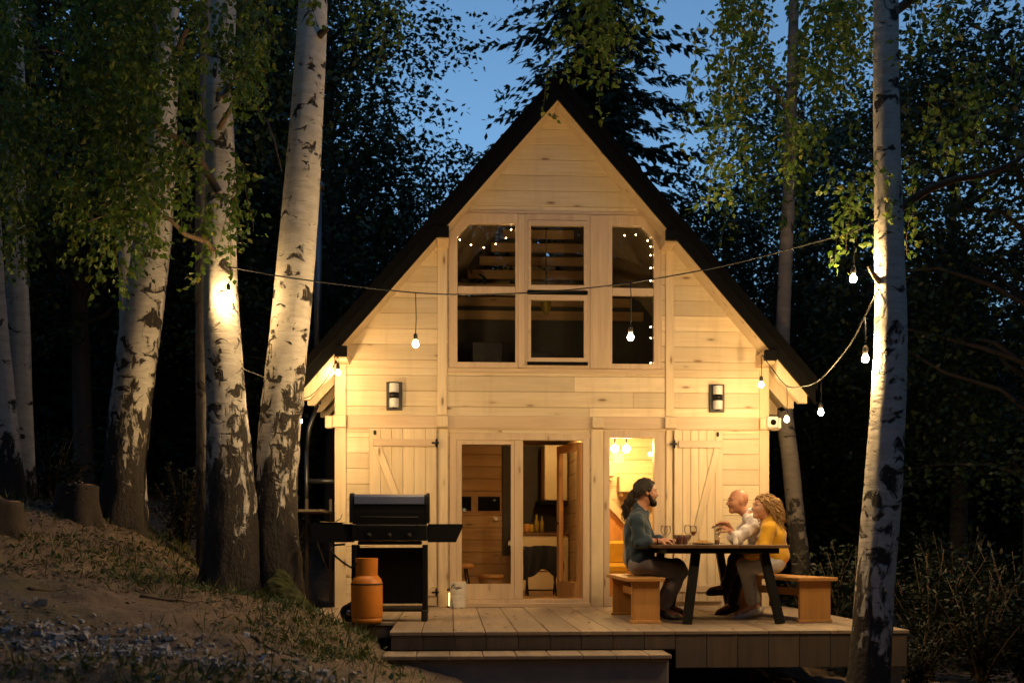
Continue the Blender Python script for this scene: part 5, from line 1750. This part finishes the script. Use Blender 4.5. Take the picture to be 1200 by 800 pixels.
shirt(e, Jn, .98, MAT['jumper'], (.92, .92), .020, .0085, -.06, 33, .012)
trousers(e, Jn, .98, MAT['jeans_light'], .014, .80, .0035, 34)
shoes(e, Jn, .98, MAT['shoe_white'])
hair_cap(e, Jn['head'], f, u, s, .98, MAT['hair_blond'], .018, -.05, .007, 1, 6, .055)
roots = []
for _ in range(230):
    v_ = nrm(np.array([random.gauss(0, 1) for _ in range(3)]))
    a_, b_, c_ = v_ @ f, v_ @ s, v_ @ u
    if a_ > .42 or c_ < -.35: continue
    roots.append((Jn['head'] + (f * (-.014 + a_ * .112) + s * b_ * .09 + u * (.03 + c_ * .108)) * .98, -f * .35 + s * b_ * .8 + u * (.25 + c_ * .5)))
curls(e, roots, MAT['hair_blond'], .27, .015, .007, 13, 'curls', (.22, 0, 0), 41)
# ================================================================== TREES
def trunk_mesh(name, path, parent, mat, bark_h=1.6, seg=44, step=.06, flare=.0, rough=1.0, barkmin=0.0):
    """path: [(Vector, radius)...] from the foot up; rough fissured skin near the foot"""
    P = [p for p, r in path]; RR = [r for p, r in path]
    pts, rad = [], []
    for i in range(len(P) - 1):
        a, b, c, d = P[max(i - 1, 0)], P[i], P[i + 1], P[min(i + 2, len(P) - 1)]
        n = max(2, int((c - b).length / step))
        for k in range(n):
            u = k / n
            pts.append(.5 * ((2 * b) + (c - a) * u + (2 * a - 5 * b + 4 * c - d) * u * u + (3 * b - a - 3 * c + d) * u ** 3)); rad.append(RR[i] + (RR[i + 1] - RR[i]) * u)
    pts.append(P[-1]); rad.append(RR[-1])
    off = Vector(parent.location)
    z0 = P[0].z
    V, F_, B = [], [], []
    sd = random.uniform(0, 50)
    tang = Vector((0, 0, 1)); s = Vector((1, 0, 0))
    for i, p in enumerate(pts):
        t = (pts[min(i + 1, len(pts) - 1)] - pts[max(i - 1, 0)]).normalized()
        s = (s - t * s.dot(t)).normalized(); u = t.cross(s)
        h = p.z - z0
        fl_ = 1 + flare * math.exp(-max(h, 0) / .28)
        bk = max(barkmin, min(1, max(0, 1.15 - h / bark_h)))
        for k in range(seg):
            a = 2 * math.pi * k / seg
            d = s * math.cos(a) + u * math.sin(a)
            q = Vector((math.cos(a) * 1.6, math.sin(a) * 1.6, h * 1.1 + sd))
            lob = 1 + flare * .55 * math.exp(-max(h, 0) / .3) * math.sin(5 * a + sd) + .05 * mnoise.noise(q)
            rg = rough * bk * (.10 * mnoise.noise(Vector((math.cos(a) * 7, math.sin(a) * 7, h * 3.5 + sd))) + .06 * mnoise.noise(Vector((math.cos(a) * 16, math.sin(a) * 16, h * 8 + sd)))) + .012 * mnoise.noise(Vector((math.cos(a) * 9, math.sin(a) * 9, h * 14 + sd)))
            V.append(p + d * rad[i] * fl_ * (lob + rg) - off)
            B.append(min(1, max(0, bk + .25 * mnoise.noise(Vector((math.cos(a) * 2, math.sin(a) * 2, h * 1.7 + sd))) * (1 if bk > .02 else 0))))
    n = len(pts)
    I, K = np.meshgrid(np.arange(n - 1), np.arange(seg), indexing='ij'); K2 = (K + 1) % seg
    Q = np.stack([I * seg + K, I * seg + K2, (I + 1) * seg + K2, (I + 1) * seg + K], -1).reshape(-1, 4)
    o = np_mesh(name, np.array([tuple(v) for v in V]), Q, mat, parent, smooth=True)
    at = o.data.attributes.new('bark', 'FLOAT', 'POINT'); at.data.foreach_set('value', np.array(B, np.float32))
    return o, pts, rad


def limb_mesh(parent, pts, rad, mat, name='limb', n=8):
    m = MB(parent.location); m.tube(pts, rad, n); return m.build(name, mat, parent, recalc=False)


def arc(p, q, sag, n=9, wob=.04):
    out = []
    for i in range(n):
        u = i / (n - 1)
        x = p.lerp(q, u); x.z += sag * 4 * u * (1 - u)
        if 0 < i < n - 1: x += Vector((random.gauss(0, wob), random.gauss(0, wob), random.gauss(0, wob * .6)))
        out.append(x)
    return out


def weeping_crown(parent, name, strands, size, mat=None, dens=1.0, seed=1):
    """strands: list of (start point, length); each hangs down with alternate leaves on a thin twig. Leaves + twigs = one mesh"""
    r = np.random.default_rng(seed)
    PP, TT, NN, SS = [], [], [], []
    TW = MB(parent.location)
    for (p, L) in strands:
        n = max(4, int(L / .034 * dens))
        drift = r.normal(0, .34, 2)
        pts = []
        for i in range(n + 1):
            u = i / n
            x = np.array(p) + np.array([drift[0] * L * math.sqrt(u) * .7, drift[1] * L * math.sqrt(u) * .7, -L * (u ** 1.25)])
            x[:2] += .02 * np.sin(u * 7 + drift[0] * 9)
            pts.append(x)
        st = max(1, n // 5)
        TW.tube([Vector(x) for x in pts[::st]] + ([Vector(pts[-1])] if n % st else []), .0028, 3, cap=False)
        pts = np.array(pts)
        base = pts[1:] + r.normal(0, .018, (n, 3))
        PP.append(base)
        t = r.normal(0, .75, (n, 3)); t[:, 2] -= .75
        TT.append(t); NN.append(r.normal(0, 1, (n, 3))); SS.append(r.uniform(.65, 1.25, n) * size)
        # side twiglets
        k = r.random(n) < .45
        m2 = int(k.sum())
        if m2:
            d = r.normal(0, 1, (m2, 3)); d[:, 2] = -abs(d[:, 2]) * .5; d /= np.linalg.norm(d, axis=1, keepdims=True)
            for j in range(1, 4):
                PP.append(base[k] + d * .045 * j + r.normal(0, .012, (m2, 3))); tt = d + r.normal(0, .6, (m2, 3)); tt[:, 2] -= .5
                TT.append(tt); NN.append(r.normal(0, 1, (m2, 3))); SS.append(r.uniform(.6, 1.15, m2) * size)
    P, T, N, S = [np.concatenate(x) for x in (PP, TT, NN, SS)]
    v, f = leaf_arrays(P - np.array(parent.location), T, N, S)
    o = np_mesh(name, v, f, mat or MAT['leaf'], parent, rnd=np.repeat(r.random(len(P)), 2))
    tw = TW.build('twigs', MAT['limb'], o, recalc=False); tw['kind'] = 'stuff'
    return o


def px_strands(regions, n, D, dD, Lr, r):
    """start points spread over an irregular outline of the crown: (x0,x1,y0,y1) at distance D"""
    out = []
    for _ in range(n):
        x0, x1, y0, y1, w = regions[r.choice(len(regions), p=np.array([q[4] for q in regions]) / sum(q[4] for q in regions))]
        # clumps
        px = r.uniform(x0, x1); py = r.uniform(y0, y1)
        g = math.sin(px * .045 + 1.3) + math.sin(py * .06 + px * .02) + math.sin(px * .11 - py * .05)
        if r.random() > .42 + .42 * g: continue
        out.append((tuple(PD(px, py, D + r.uniform(-dD, dD))), r.uniform(*Lr)))
    return out


def birch(label, path, bark_h, flare=.25, seg=44, rough=1.0, barkmin=0.0, group=None, foot=True, mat='birch'):
    base = path[0][0]
    e = empty('birch_tree', base, label, 'birch', group)
    if foot:
        path = [(base + Vector((0, 0, -.35)), path[0][1] * 1.0)] + path
    o, pts, rad = trunk_mesh('trunk', path, e, MAT[mat], bark_h, seg, .06, flare, rough, barkmin)
    return e


rr = np.random.default_rng(5)
def pth(l): return [(PD(px, py, D), wpx * .5 / FPX * D) for px, py, D, wpx in l]

# -- pair with the mossy foot
b1 = birch('largest birch of the left pair, its dark foot flaring, trunk glowing by a bulb',
           pth([(268, 695, DT, 69.2), (271, 640, DT, 63.7), (270, 560, DT, 56.4), (265, 470, DT, 45.5), (260, 380, DT, 41.9), (258, 300, DT + .1, 38.2), (258, 200, DT + .15, 33.7), (257, 100, DT + .2, 30.9), (262, 0, DT + .25, 28.2), (262, -160, DT + .3, 23.7), (268, -420, DT + .4, 12.7)]), 3.7, .35, barkmin=.2)
b2 = birch('leaning birch of the left pair, nearer the cabin, with pale scarred trunk',
           pth([(326, 690, DT + .25, 58), (323, 610, DT + .25, 50), (325, 540, DT + .25, 50), (333, 450, DT + .2, 47), (343, 350, DT + .15, 45), (352, 240, DT + .1, 42), (360, 130, DT, 38), (367, 0, DT, 33), (374, -160, DT, 27), (385, -420, DT, 14)]), 3.9, .2, barkmin=.22)
b3 = birch('pale birch standing hidden directly behind the glowing trunk of the left pair',
           pth([(249, 640, DT + 1.6, 36), (245, 500, DT + 1.6, 30), (243, 380, DT + 1.6, 27), (242, 250, DT + 1.6, 25), (243, 100, DT + 1.6, 22), (248, -60, DT + 1.6, 19), (255, -300, DT + 1.6, 10)]), 2.4, .15, 32, mat='birch_dimmed')
b4 = birch('birch with grey scaly foot standing alone left of the pair',
           pth([(142, 605, 12.8, 52), (147, 540, 12.8, 46), (156, 450, 12.8, 46), (168, 360, 12.8, 46), (180, 270, 12.8, 42), (189, 170, 12.8, 34), (196, 40, 12.8, 27), (200, -160, 12.8, 20), (205, -400, 12.8, 9)]), 3.3, .25, barkmin=.2)
b5 = birch('slender birch half hidden behind the lone scaly birch',
           pth([(160, 600, 14, 26), (154, 450, 14, 24), (150, 300, 14, 21), (146, 150, 14, 17), (140, 0, 14, 13), (132, -200, 14, 6)]), .8, .1, 28)
b6 = birch('thin pale birch near the left edge of the slope, right of its twin',
           pth([(27, 560, 13.6, 28), (24, 470, 13.6, 27), (22, 380, 13.6, 25), (18, 260, 13.6, 22), (20, 130, 13.6, 20), (16, 0, 13.6, 17), (10, -200, 13.6, 10)]), .9, .15, 32)
b7 = birch('leftmost thin birch with dark foot at the edge of the slope',
           pth([(6, 562, 13.0, 40), (4, 470, 13.0, 27), (-2, 400, 13.0, 24), (-8, 300, 13.0, 22), (-12, 150, 13.0, 19), (-14, -100, 13.0, 12)]), 1.5, .3, 32)
# -- right
DR = 9.0
b8 = birch('tall white birch with black scars in front of the right end of the deck',
           pth([(1013, 850, DR, 53.9), (1020, 770, DR, 46.5), (1026, 680, DR, 43.7), (1034, 580, DR, 42.8), (1041, 470, DR, 39.1), (1044, 380, DR, 36.3), (1042, 280, DR, 32.6), (1040, 180, DR, 30.7), (1038, 80, DR, 28.8), (1038, 0, DR, 27.9), (1034, -140, DR, 24.2), (1030, -380, DR, 14.0)]), 2.9, .15, barkmin=.30)
b9 = birch('slim birch with a bent stem rising behind the right eave',
           pth([(938, 662, 15.0, 22), (933, 610, 15.0, 21), (926, 540, 15.0, 20), (919, 480, 15.0, 20), (917, 400, 15.0, 17), (921, 300, 15.0, 16), (926, 180, 15.0, 14), (929, 60, 15.0, 12), (932, -60, 15.0, 10), (936, -250, 15.0, 5)]), 1.6, .1, 28, mat='birch_dimmed')
# limbs
limb_mesh(b8, [PD(1046, 250, DR), PD(1066, 236, DR), PD(1090, 221, DR - .1), PD(1120, 210, DR - .2), PD(1150, 206, DR - .25), PD(1178, 195, DR - .3), PD(1220, 172, DR - .4)], [.045, .034, .030, .027, .023, .020, .014], MAT['limb'])
limb_mesh(b8, [PD(1036, 336, DR), PD(1024, 322, DR - .1), PD(1018, 312, DR - .12)], [.03, .02, .012], MAT['limb'])
limb_mesh(b8, arc(PD(1036, -40, DR), PD(700, -70, DR + .3), .5), [.05, .045, .04, .034, .028, .024, .02, .015, .008], MAT['limb'])
limb_mesh(b8, arc(PD(1038, -10, DR), PD(850, -30, DR + .4), .3), [.04, .036, .032, .028, .024, .02, .016, .012, .006], MAT['limb'])
limb_mesh(b8, arc(PD(1040, 20, DR), PD(1190, -60, DR - .5), .2), [.04, .036, .032, .028, .024, .02, .016, .012, .006], MAT['limb'])
limb_mesh(b1, [PD(262, 115, DR + 2.25), PD(270, 100, 11.3), PD(282, 90, 11.2), PD(289, 70, 11.1), PD(290, 30, 11.0), PD(286, -40, 11.0)], [.035, .03, .026, .022, .018, .01], MAT['limb'])
limb_mesh(b1, arc(PD(256, 300, DT), PD(95, 262, DT - .9), .25), [.035, .03, .026, .022, .019, .016, .012, .009, .005], MAT['limb'])
limb_mesh(b1, arc(PD(256, 225, DT), PD(60, 150, DT - 1.0), .5), [.04, .036, .03, .026, .022, .018, .013, .01, .006], MAT['limb'])
limb_mesh(b1, arc(PD(257, 150, DT), PD(330, 200, DT - 1.0), .45), [.03, .026, .022, .019, .016, .013, .01, .008, .005], MAT['limb'])
limb_mesh(b4, arc(PD(186, 190, 12.8), PD(40, 60, 11.8), .4), [.04, .036, .03, .026, .022, .018, .013, .01, .006], MAT['limb'])
limb_mesh(b4, arc(PD(190, 90, 12.8), PD(300, -40, 12.0), .3), [.04, .036, .03, .026, .022, .018, .013, .01, .006], MAT['limb'])
limb_mesh(b2, [PD(368, 48, DT), PD(378, 38, DT - .15), PD(384, 34, DT - .2)], [.05, .035, .02], MAT['bark'], 'broken_limb')
limb_mesh(b9, arc(PD(927, 150, 15), PD(860, 60, 14.6), .3), [.03, .027, .024, .02, .017, .014, .011, .008, .005], MAT['limb'])
# crowns
weeping_crown(b1, 'crown', px_strands([(60, 330, -160, 60, 3), (0, 250, 20, 180, 2.6), (80, 250, 180, 250, 1.2), (235, 300, 185, 208, .2), (40, 160, 215, 245, .3), (90, 235, -60, 215, 2.0)], 540, DT - .9, .75, (.35, .95), rr), .068, seed=21)
weeping_crown(b4, 'crown', px_strands([(-40, 240, -140, 120, 3), (-40, 150, 100, 240, 1.6)], 280, 12.3, .8, (.4, 1.0), rr), .072, seed=22)
weeping_crown(b6, 'crown', px_strands([(-60, 130, -100, 220, 1)], 75, 13.4, .6, (.4, 1.0), rr), .064, seed=23)
weeping_crown(b2, 'crown', px_strands([(280, 470, -420, -90, 1), (330, 470, -70, 10, .25)], 90, DT, .8, (.4, .9), rr), .06, seed=24)
weeping_crown(b8, 'crown', px_strands([(806, 1010, -120, 40, 2.2), (815, 960, 30, 150, 1.0), (850, 960, 140, 205, .30), (1045, 1260, -140, 60, 2.2), (1060, 1240, 60, 170, 1.0), (655, 760, -120, -10, 1.0), (655, 740, -10, 60, .4), (990, 1080, 185, 235, .34), (830, 850, 150, 190, .1)], 350, DR + .25, .55, (.3, .75), rr), .062, seed=25)
weeping_crown(b9, 'crown', px_strands([(845, 1010, -150, 90, 2), (860, 960, 80, 200, .8)], 260, 15.0, .8, (.5, 1.2), rr), .075, seed=26)
# moss on the foot of the pair
fm = PD(333, 655, DT - .1)
F = Field(npv(fm) - .75, npv(fm) + .75, .012)
F.cap(npv(PD(327, 676, DT - .08)), npv(PD(340, 716, DT - .25)), .08, .19, .1); F.cap(npv(PD(322, 690, DT - .25)), npv(PD(352, 722, DT - .3)), .12, .10, .1); F.cap(npv(PD(300, 705, DT - .3)), npv(PD(338, 712, DT - .3)), .10, .12, .1)
F.rumple(.016, 24, 3); F.rumple(.010, 75, 4)
mo = F.mesh('moss', MAT['moss'], b2)
mv = np.array([v_.co[:] for v_ in mo.data.vertices]); mn = np.array([v_.normal[:] for v_ in mo.data.vertices])
pk = rng.choice(len(mv), min(5000, len(mv)), False)
v, f = kite_arrays(mv[pk], mn[pk] + rng.normal(0, .5, (len(pk), 3)), unit(len(pk)), rng.uniform(.02, .06, len(pk)), .16)
np_mesh('moss_fringe', v, f, MAT['grass'], mo, rnd=rng.random(len(pk)))

# -- two stumps on the left
def stump(px, py, D, r, h, label):
    p = PD(px, py, D); p.z = gz(p.x, p.y) - .03
    e = empty('tree_stump', p, label, 'stump')
    trunk_mesh('wood', [(p + Vector((0, 0, -.1)), r * 1.15), (p + Vector((0, 0, .05)), r * 1.08), (p + Vector((.01, 0, h * .6)), r), (p + Vector((.02, 0, h)), r * .96), (p + Vector((.02, 0, h + .006)), r * .1)], e, MAT['bark'], 9, 30, .04, .2)
    m = MB(p); m.lathe([(0, h + .008), (r * .8, h + .008), (r * .84, h - .01), (0, h - .01)], p + Vector((.02, 0, 0)), 20); m.build('cut_face', MAT['tabletop'], e)
stump(90, 600, 12.2, .21, .36, 'low stump with pale bracket fungi beside the lone birch')
stump(2, 655, 11.0, .19, .30, 'cut stump at the left edge of the bare slope')
st_ = bpy.data.objects['tree_stump']
for k in range(7):
    p = PD(80 + (k % 4) * 7 + random.uniform(-2, 2), 566 + (k // 3) * 9 + random.uniform(-3, 3), 11.98)
    m = MB(st_.location); m.ball(p, random.uniform(.014, .024), 9, 0, (1, 1, .5)); m.build('fungus', MAT['litter'], st_)

# ================================================================== FOREST
def spruce_proto(h, w, seed, dens=1.0):
    r = np.random.default_rng(seed)
    e = empty('spruce_tree', (0, 0, 0))
    m = MB(); m.tube([(0, 0, -.6), (0, 0, h * .4), (.05, 0, h * .98)], [h * .016, h * .011, .015], 8); m.build('trunk', MAT['bark'], e, recalc=False)
    PP, TT, NN, SS = [], [], [], []
    z = .5
    while z < h * .99:
        rel = 1 - z / h
        L = w * (rel ** .8) * r.uniform(.75, 1.15) + .12
        nb = int(8 + 8 * rel)
        a0 = r.uniform(0, 6.28)
        for b in range(nb):
            a = a0 + b * 6.283 / nb + r.normal(0, .2); l = L * r.uniform(.6, 1.15)
            if r.random() < .08: continue
            n = max(3, int(l / .052 * dens))
            u = (np.arange(n) + r.random(n)) / n
            droop = -.30 * l * u ** 1.5 + .12 * l * u ** 4
            x = np.stack([np.cos(a) * l * u, np.sin(a) * l * u, z + droop + r.normal(0, .04, n)], -1)
            for sgn in (-1, 1, 0):
                side = np.array([-math.sin(a), math.cos(a), 0]) * sgn
                t = np.array([math.cos(a), math.sin(a), -.25])[None] * .75 + side[None] * .9 + r.normal(0, .2, (n, 3)); t[:, 2] -= .35
                PP.append(x); TT.append(t); NN.append(r.normal(0, .5, (n, 3)) + np.array([0, 0, 1.])); SS.append((.12 + .14 * (1 - u) * min(1, l / 1.5)) * r.uniform(.7, 1.2, n))
        z += (.17 + .17 * rel) * r.uniform(.8, 1.2) * h / 12
    P, T, N, S = [np.concatenate(x) for x in (PP, TT, NN, SS)]
    v, f = kite_arrays(P, T, N, S, .38)
    np_mesh('crown', v, f, MAT['needle'], e, rnd=r.random(len(P)))
    return e


def broadleaf_proto(h, w, seed, leaf=.13, nl=9000, z0=.25):
    r = np.random.default_rng(seed); random.seed(seed)
    e = empty('broadleaf_tree', (0, 0, 0))
    m = MB(); m.tube([(0, 0, -.6), (.1, 0, h * .3), (-.05, .1, h * .6), (.05, 0, h * .93)], [h * .016, h * .013, h * .008, .02], 8)
    ends = []
    for k in range(34):
        zz = h * r.uniform(z0, .88); a = r.uniform(0, 6.28)
        prof = math.sin(math.pi * min(1, max(.08, (zz / h - z0 * .6) / (1.02 - z0 * .6))) ** .8)
        l = w * prof * r.uniform(.55, 1.1) + .3
        q = Vector((math.cos(a) * l, math.sin(a) * l, zz + l * r.uniform(.1, .55)))
        p = Vector((0, 0, zz))
        pts = arc(p, q, .12 * l, 6, .05 * l)
        m.tube(pts, [h * .0045, h * .004, h * .003, h * .002, .012, .006], 5)
        ends += [(pts[j], l) for j in (2, 3, 4, 5)]
    m.build('trunk', MAT['bark'], e, recalc=False)
    c = np.array([tuple(p) for p, l in ends])
    # spray clusters around the limb ends
    ns = nl // 14
    ci = r.integers(0, len(c), ns)
    sp = c[ci] + r.normal(0, 1, (ns, 3)) * np.array([.46, .46, .32]) * w / 2.4
    P = np.repeat(sp, 14, 0) + r.normal(0, 1, (ns * 14, 3)) * np.array([.17, .17, .12])
    d = np.repeat(r.normal(0, 1, (ns, 3)) * np.array([1, 1, .4]), 14, 0) + r.normal(0, .6, (ns * 14, 3)); d[:, 2] -= .2
    v, f = kite_arrays(P, d, r.normal(0, .7, (len(P), 3)) + np.array([0, 0, 1.]), r.uniform(.6, 1.3, len(P)) * leaf, .62)
    np_mesh('crown', v, f, MAT['leaf_far'], e, rnd=r.random(len(P)))
    return e


protos = {'s1': spruce_proto(13, 3.0, 1), 's2': spruce_proto(11, 2.3, 2), 'd1': broadleaf_proto(11, 3.3, 3, .115, 25000), 'd2': broadleaf_proto(13, 3.0, 4, .115, 24000), 'd3': broadleaf_proto(9, 3.2, 8, .12, 22000, .08)}
used = set()
def plant(kind, px, D, hgt, label, group=None, rz=None, wide=1.0, base=None):
    p0 = protos[kind]
    o = p0 if kind not in used else copy_thing(p0)
    used.add(kind)
    p = PD(px, 600, D); H0 = {'s1': 13, 's2': 11, 'd1': 11, 'd2': 13, 'd3': 9}[kind]
    s = hgt / H0
    o.location = (p.x, p.y, gz(p.x, p.y) - .15); o.scale = (s * wide, s * wide, s); o.rotation_euler = (0, 0, rz if rz is not None else random.uniform(0, 6.28))
    for kk in ('label', 'category', 'group'):
        if kk in o.keys(): del o[kk]
    tag(o, label, 'spruce' if kind[0] == 's' else 'tree', group)
    return o

plant('s1', 695, 21, 17.5, 'tall dark spruce rising behind the cabin gable against the sky', rz=.4, wide=1.0)
plant('d1', 388, 19, 10.0, 'dark leafy tree behind the left roof slope with sky showing through', rz=1.0)
plant('d2', 290, 23, 13.4, 'tall dark leafy tree behind the leaning birch', rz=2.0)
plant('s2', 575, 24, 8.6, 'smaller dark spruce left of the gable peak', rz=2.0)
plant('d1', 850, 23, 9.0, 'dark leafy tree right of the gable behind the roof', rz=3.0)
plant('s2', 772, 25, 8.0, 'dark spruce just right of the tall spruce', rz=1.2)
plant('d2', 1120, 20, 11.2, 'dark leafy tree behind the tall white birch, right side', rz=.2)
plant('d3', 1030, 24, 11.0, 'dark leafy tree between the two right birches', rz=5.0)
plant('d2', 940, 25, 12.6, 'tall dark leafy tree behind the slim bent birch', rz=4.0)
plant('d1', 1210, 17, 10.5, 'dark leafy tree at the right edge of the forest', rz=4.4)
plant('d3', 470, 22, 8.2, 'low dark leafy tree behind the left eave', rz=.7)
plant('d2', 250, 21, 13.0, 'tall dark leafy tree behind the birch pair', rz=1.7)
plant('d1', 100, 20, 12.0, 'dark leafy tree behind the lone birch', rz=2.9)
plant('d2', -40, 19, 13.0, 'dark leafy tree at the left edge of the forest', rz=.9)
plant('s1', 320, 24, 13.0, 'dark spruce between the birch pair and the cabin', rz=3.3, wide=.9)
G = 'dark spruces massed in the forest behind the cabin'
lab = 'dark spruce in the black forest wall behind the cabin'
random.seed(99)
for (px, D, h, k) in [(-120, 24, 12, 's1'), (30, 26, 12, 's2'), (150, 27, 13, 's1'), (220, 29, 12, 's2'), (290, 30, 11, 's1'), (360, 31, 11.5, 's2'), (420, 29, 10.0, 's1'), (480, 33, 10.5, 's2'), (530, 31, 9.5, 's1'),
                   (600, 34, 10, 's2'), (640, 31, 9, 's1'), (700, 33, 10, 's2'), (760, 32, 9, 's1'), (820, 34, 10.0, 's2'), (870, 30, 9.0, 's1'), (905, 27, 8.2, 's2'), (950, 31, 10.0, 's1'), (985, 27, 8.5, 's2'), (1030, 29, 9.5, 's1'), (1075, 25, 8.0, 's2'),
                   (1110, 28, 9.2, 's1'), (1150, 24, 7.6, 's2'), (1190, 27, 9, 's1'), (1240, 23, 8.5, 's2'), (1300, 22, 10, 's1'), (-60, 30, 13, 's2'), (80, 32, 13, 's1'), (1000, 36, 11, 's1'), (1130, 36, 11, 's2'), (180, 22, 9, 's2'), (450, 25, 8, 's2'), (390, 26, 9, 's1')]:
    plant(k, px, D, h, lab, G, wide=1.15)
# unseen trees beside and behind the camera, added to block sky light
G2 = 'unseen dark trees around the camera that block sky light'
for (x, y, h, k) in [(-10, -8, 13, 'd1'), (-11, -3, 13, 'd2'), (9.5, -3, 12, 'd1'), (10.5, -9, 12, 'd3'), (9, -17, 14, 'd2'), (-9.5, -14, 14, 'd3'), (-4, -21, 15, 'd2'), (3.5, -20, 15, 'd1'),
                     (-8, -19, 15, 'd1'), (0, -24, 17, 'd2'), (7, -23, 17, 'd3'), (-12, -23, 17, 'd2'), (-14, -11, 15, 'd2'), (14, -13, 15, 'd1'), (-5, -28, 19, 'd1'), (4, -29, 19, 'd2')]:
    o = plant(k, 0, 10, h, 'unseen dark tree at the side of the clearing, added to block sky light', G2)
    o.location = (x, y, gz(x, y) - .2)

# shrubs
def shrub_proto(h, w, seed, n=2600, leaf=.07):
    r = np.random.default_rng(seed); e = empty('shrub', (0, 0, 0)); m = MB(); PP, TT = [], []
    for k in range(26):
        a = r.uniform(0, 6.28); l = r.uniform(.5, 1.0)
        q = np.array([math.cos(a) * w * l * r.uniform(.3, 1), math.sin(a) * w * l * r.uniform(.3, 1), h * r.uniform(.5, 1.05)])
        pts = [Vector((q[0] * u ** 1.3, q[1] * u ** 1.3, q[2] * (u ** .85))) for u in np.linspace(0, 1, 7)]
        m.tube(pts, [.012, .010, .008, .007, .005, .004, .002], 4)
        nn = n // 26; u = r.uniform(.2, 1, nn)
        x = np.stack([q[0] * u ** 1.3, q[1] * u ** 1.3, q[2] * u ** .85], -1)
        d = r.normal(0, 1, (nn, 3)); d[:, 2] *= .4
        PP.append(x + d * .06 * r.uniform(.2, 2.2, (nn, 1))); TT.append(d + q / np.linalg.norm(q) * .4)
    m.build('stems', MAT['limb'], e, recalc=False)
    P, T = np.concatenate(PP), np.concatenate(TT)
    v, f = leaf_arrays(P, T, r.normal(0, .5, (len(P), 3)) + np.array([0, 0, 1.]), r.uniform(.6, 1.3, len(P)) * leaf, .55)
    np_mesh('foliage', v, f, MAT['shrub_dark'], e, rnd=np.repeat(r.random(len(P)), 2))
    return e
sp0 = [shrub_proto(1.5, .9, 51), shrub_proto(1.1, .8, 52, 2000, .06)]
us = set()
for (px, D, h, k, lab_) in [(1000, 13.2, 1.75, 0, 'green shrub glimpsed just right of the deck bench'), (1090, 12.4, 1.5, 0, 'broad dark shrub right of the tall white birch'), (1150, 11.6, 1.3, 1, 'shrub low at the right edge below the forest'), (1120, 14.5, 1.9, 0, 'taller dark shrub behind the broad one on the right'),
                          (1200, 12.5, 1.6, 1, 'dark shrub cut off by the right edge'), (1075, 10.8, .75, 1, 'small weed bush at the right corner of the deck'), (60, 15.5, 1.3, 1, 'dim bush behind the slope between the left birches'), (215, 14.6, 1.2, 0, 'dim bush behind the glowing birch'), (960, 14.8, 1.5, 1, 'bush at the foot of the slim bent birch'), (330, 15.2, 1.3, 0, 'dim bush between the leaning birch and the cabin')]:
    o = sp0[k] if k not in us else copy_thing(sp0[k]); us.add(k)
    p = PD(px, 640, D); s = h / (1.5, 1.1)[k]
    o.location = (p.x, p.y, gz(p.x, p.y) - .08); o.scale = (s, s, s); o.rotation_euler = (0, 0, random.uniform(0, 6.28))
    tag(o, lab_, 'shrub')
# far forest mass behind everything (nobody could count it), plus an unseen ring added to block sky light
PP, SS = [], []
r = np.random.default_rng(77)
n = 75000
a = r.uniform(-math.pi, math.pi, n); bh = np.abs(a) > 1.0; D = np.where(bh, r.uniform(24, 34, n), r.uniform(38, 52, n))
P = np.stack([CX + D * np.sin(a + YAW), CY + D * np.cos(a), np.zeros(n)], -1)
top = np.where(bh, 13.5, 8.2) + 1.6 * np.sin(a * 23) + 1.1 * np.sin(a * 51 + 1) + .7 * np.sin(a * 97)
P[:, 2] = ground(P[:, 0], P[:, 1]) + r.uniform(0, 1, n) ** .8 * top
v, f = kite_arrays(P, r.normal(0, 1, (n, 3)), r.normal(0, 1, (n, 3)), r.uniform(.6, 1.5, n), .7)
tag(np_mesh('far_forest', v, f, MAT['needle'], rnd=r.random(n)), kind='stuff', label='black mass of forest closing the clearing far behind the cabin and, unseen, all around the camera', cat='forest')

# ================================================================== LIGHT, SKY, CAMERA
w = bpy.data.worlds.new('World'); scene.world = w; w.use_nodes = True
nt = w.node_tree; bg = nt.nodes['Background']
sky = nt.nodes.new('ShaderNodeTexSky'); sky.sky_type = 'NISHITA'; sky.sun_disc = False
sky.sun_elevation = R(8); sky.sun_rotation = R(170); sky.ozone_density = 3.2; sky.air_density = 1.0; sky.dust_density = 0.3
nt.links.new(sky.outputs[0], bg.inputs[0]); bg.inputs[1].default_value = 0.19
sun = bpy.data.lights.new('sun', 'SUN'); sun.energy = 0.02; sun.angle = R(12); sun.color = (.75, .85, 1.0)
so = bpy.data.objects.new('sun', sun); COL.objects.link(so); so.rotation_euler = (R(82), 0, R(10))

cam = bpy.data.cameras.new('camera'); co_ = bpy.data.objects.new('camera', cam); COL.objects.link(co_)
cam.sensor_width = 36; cam.lens = FPX / 1200 * 36
cam.shift_y = (HZ - 400) / 1200
cam.clip_end = 2000; cam.clip_start = .05
co_.location = (CX, CY, EYE); co_.rotation_euler = (R(90), 0, -YAW)
cam.dof.use_dof = True; cam.dof.focus_distance = 11.8; cam.dof.aperture_fstop = 1.8
scene.camera = co_
scene.view_settings.view_transform = 'Standard'; scene.view_settings.look = 'None'; scene.view_settings.exposure = 0; scene.view_settings.gamma = 1
scene.cycles.use_denoising = True
scene.cycles.max_bounces = 7; scene.cycles.transparent_max_bounces = 16; scene.cycles.sample_clamp_indirect = 4.0
scene.cycles.use_light_tree = True
scene.cycles.use_adaptive_sampling = True; scene.cycles.adaptive_threshold = .015
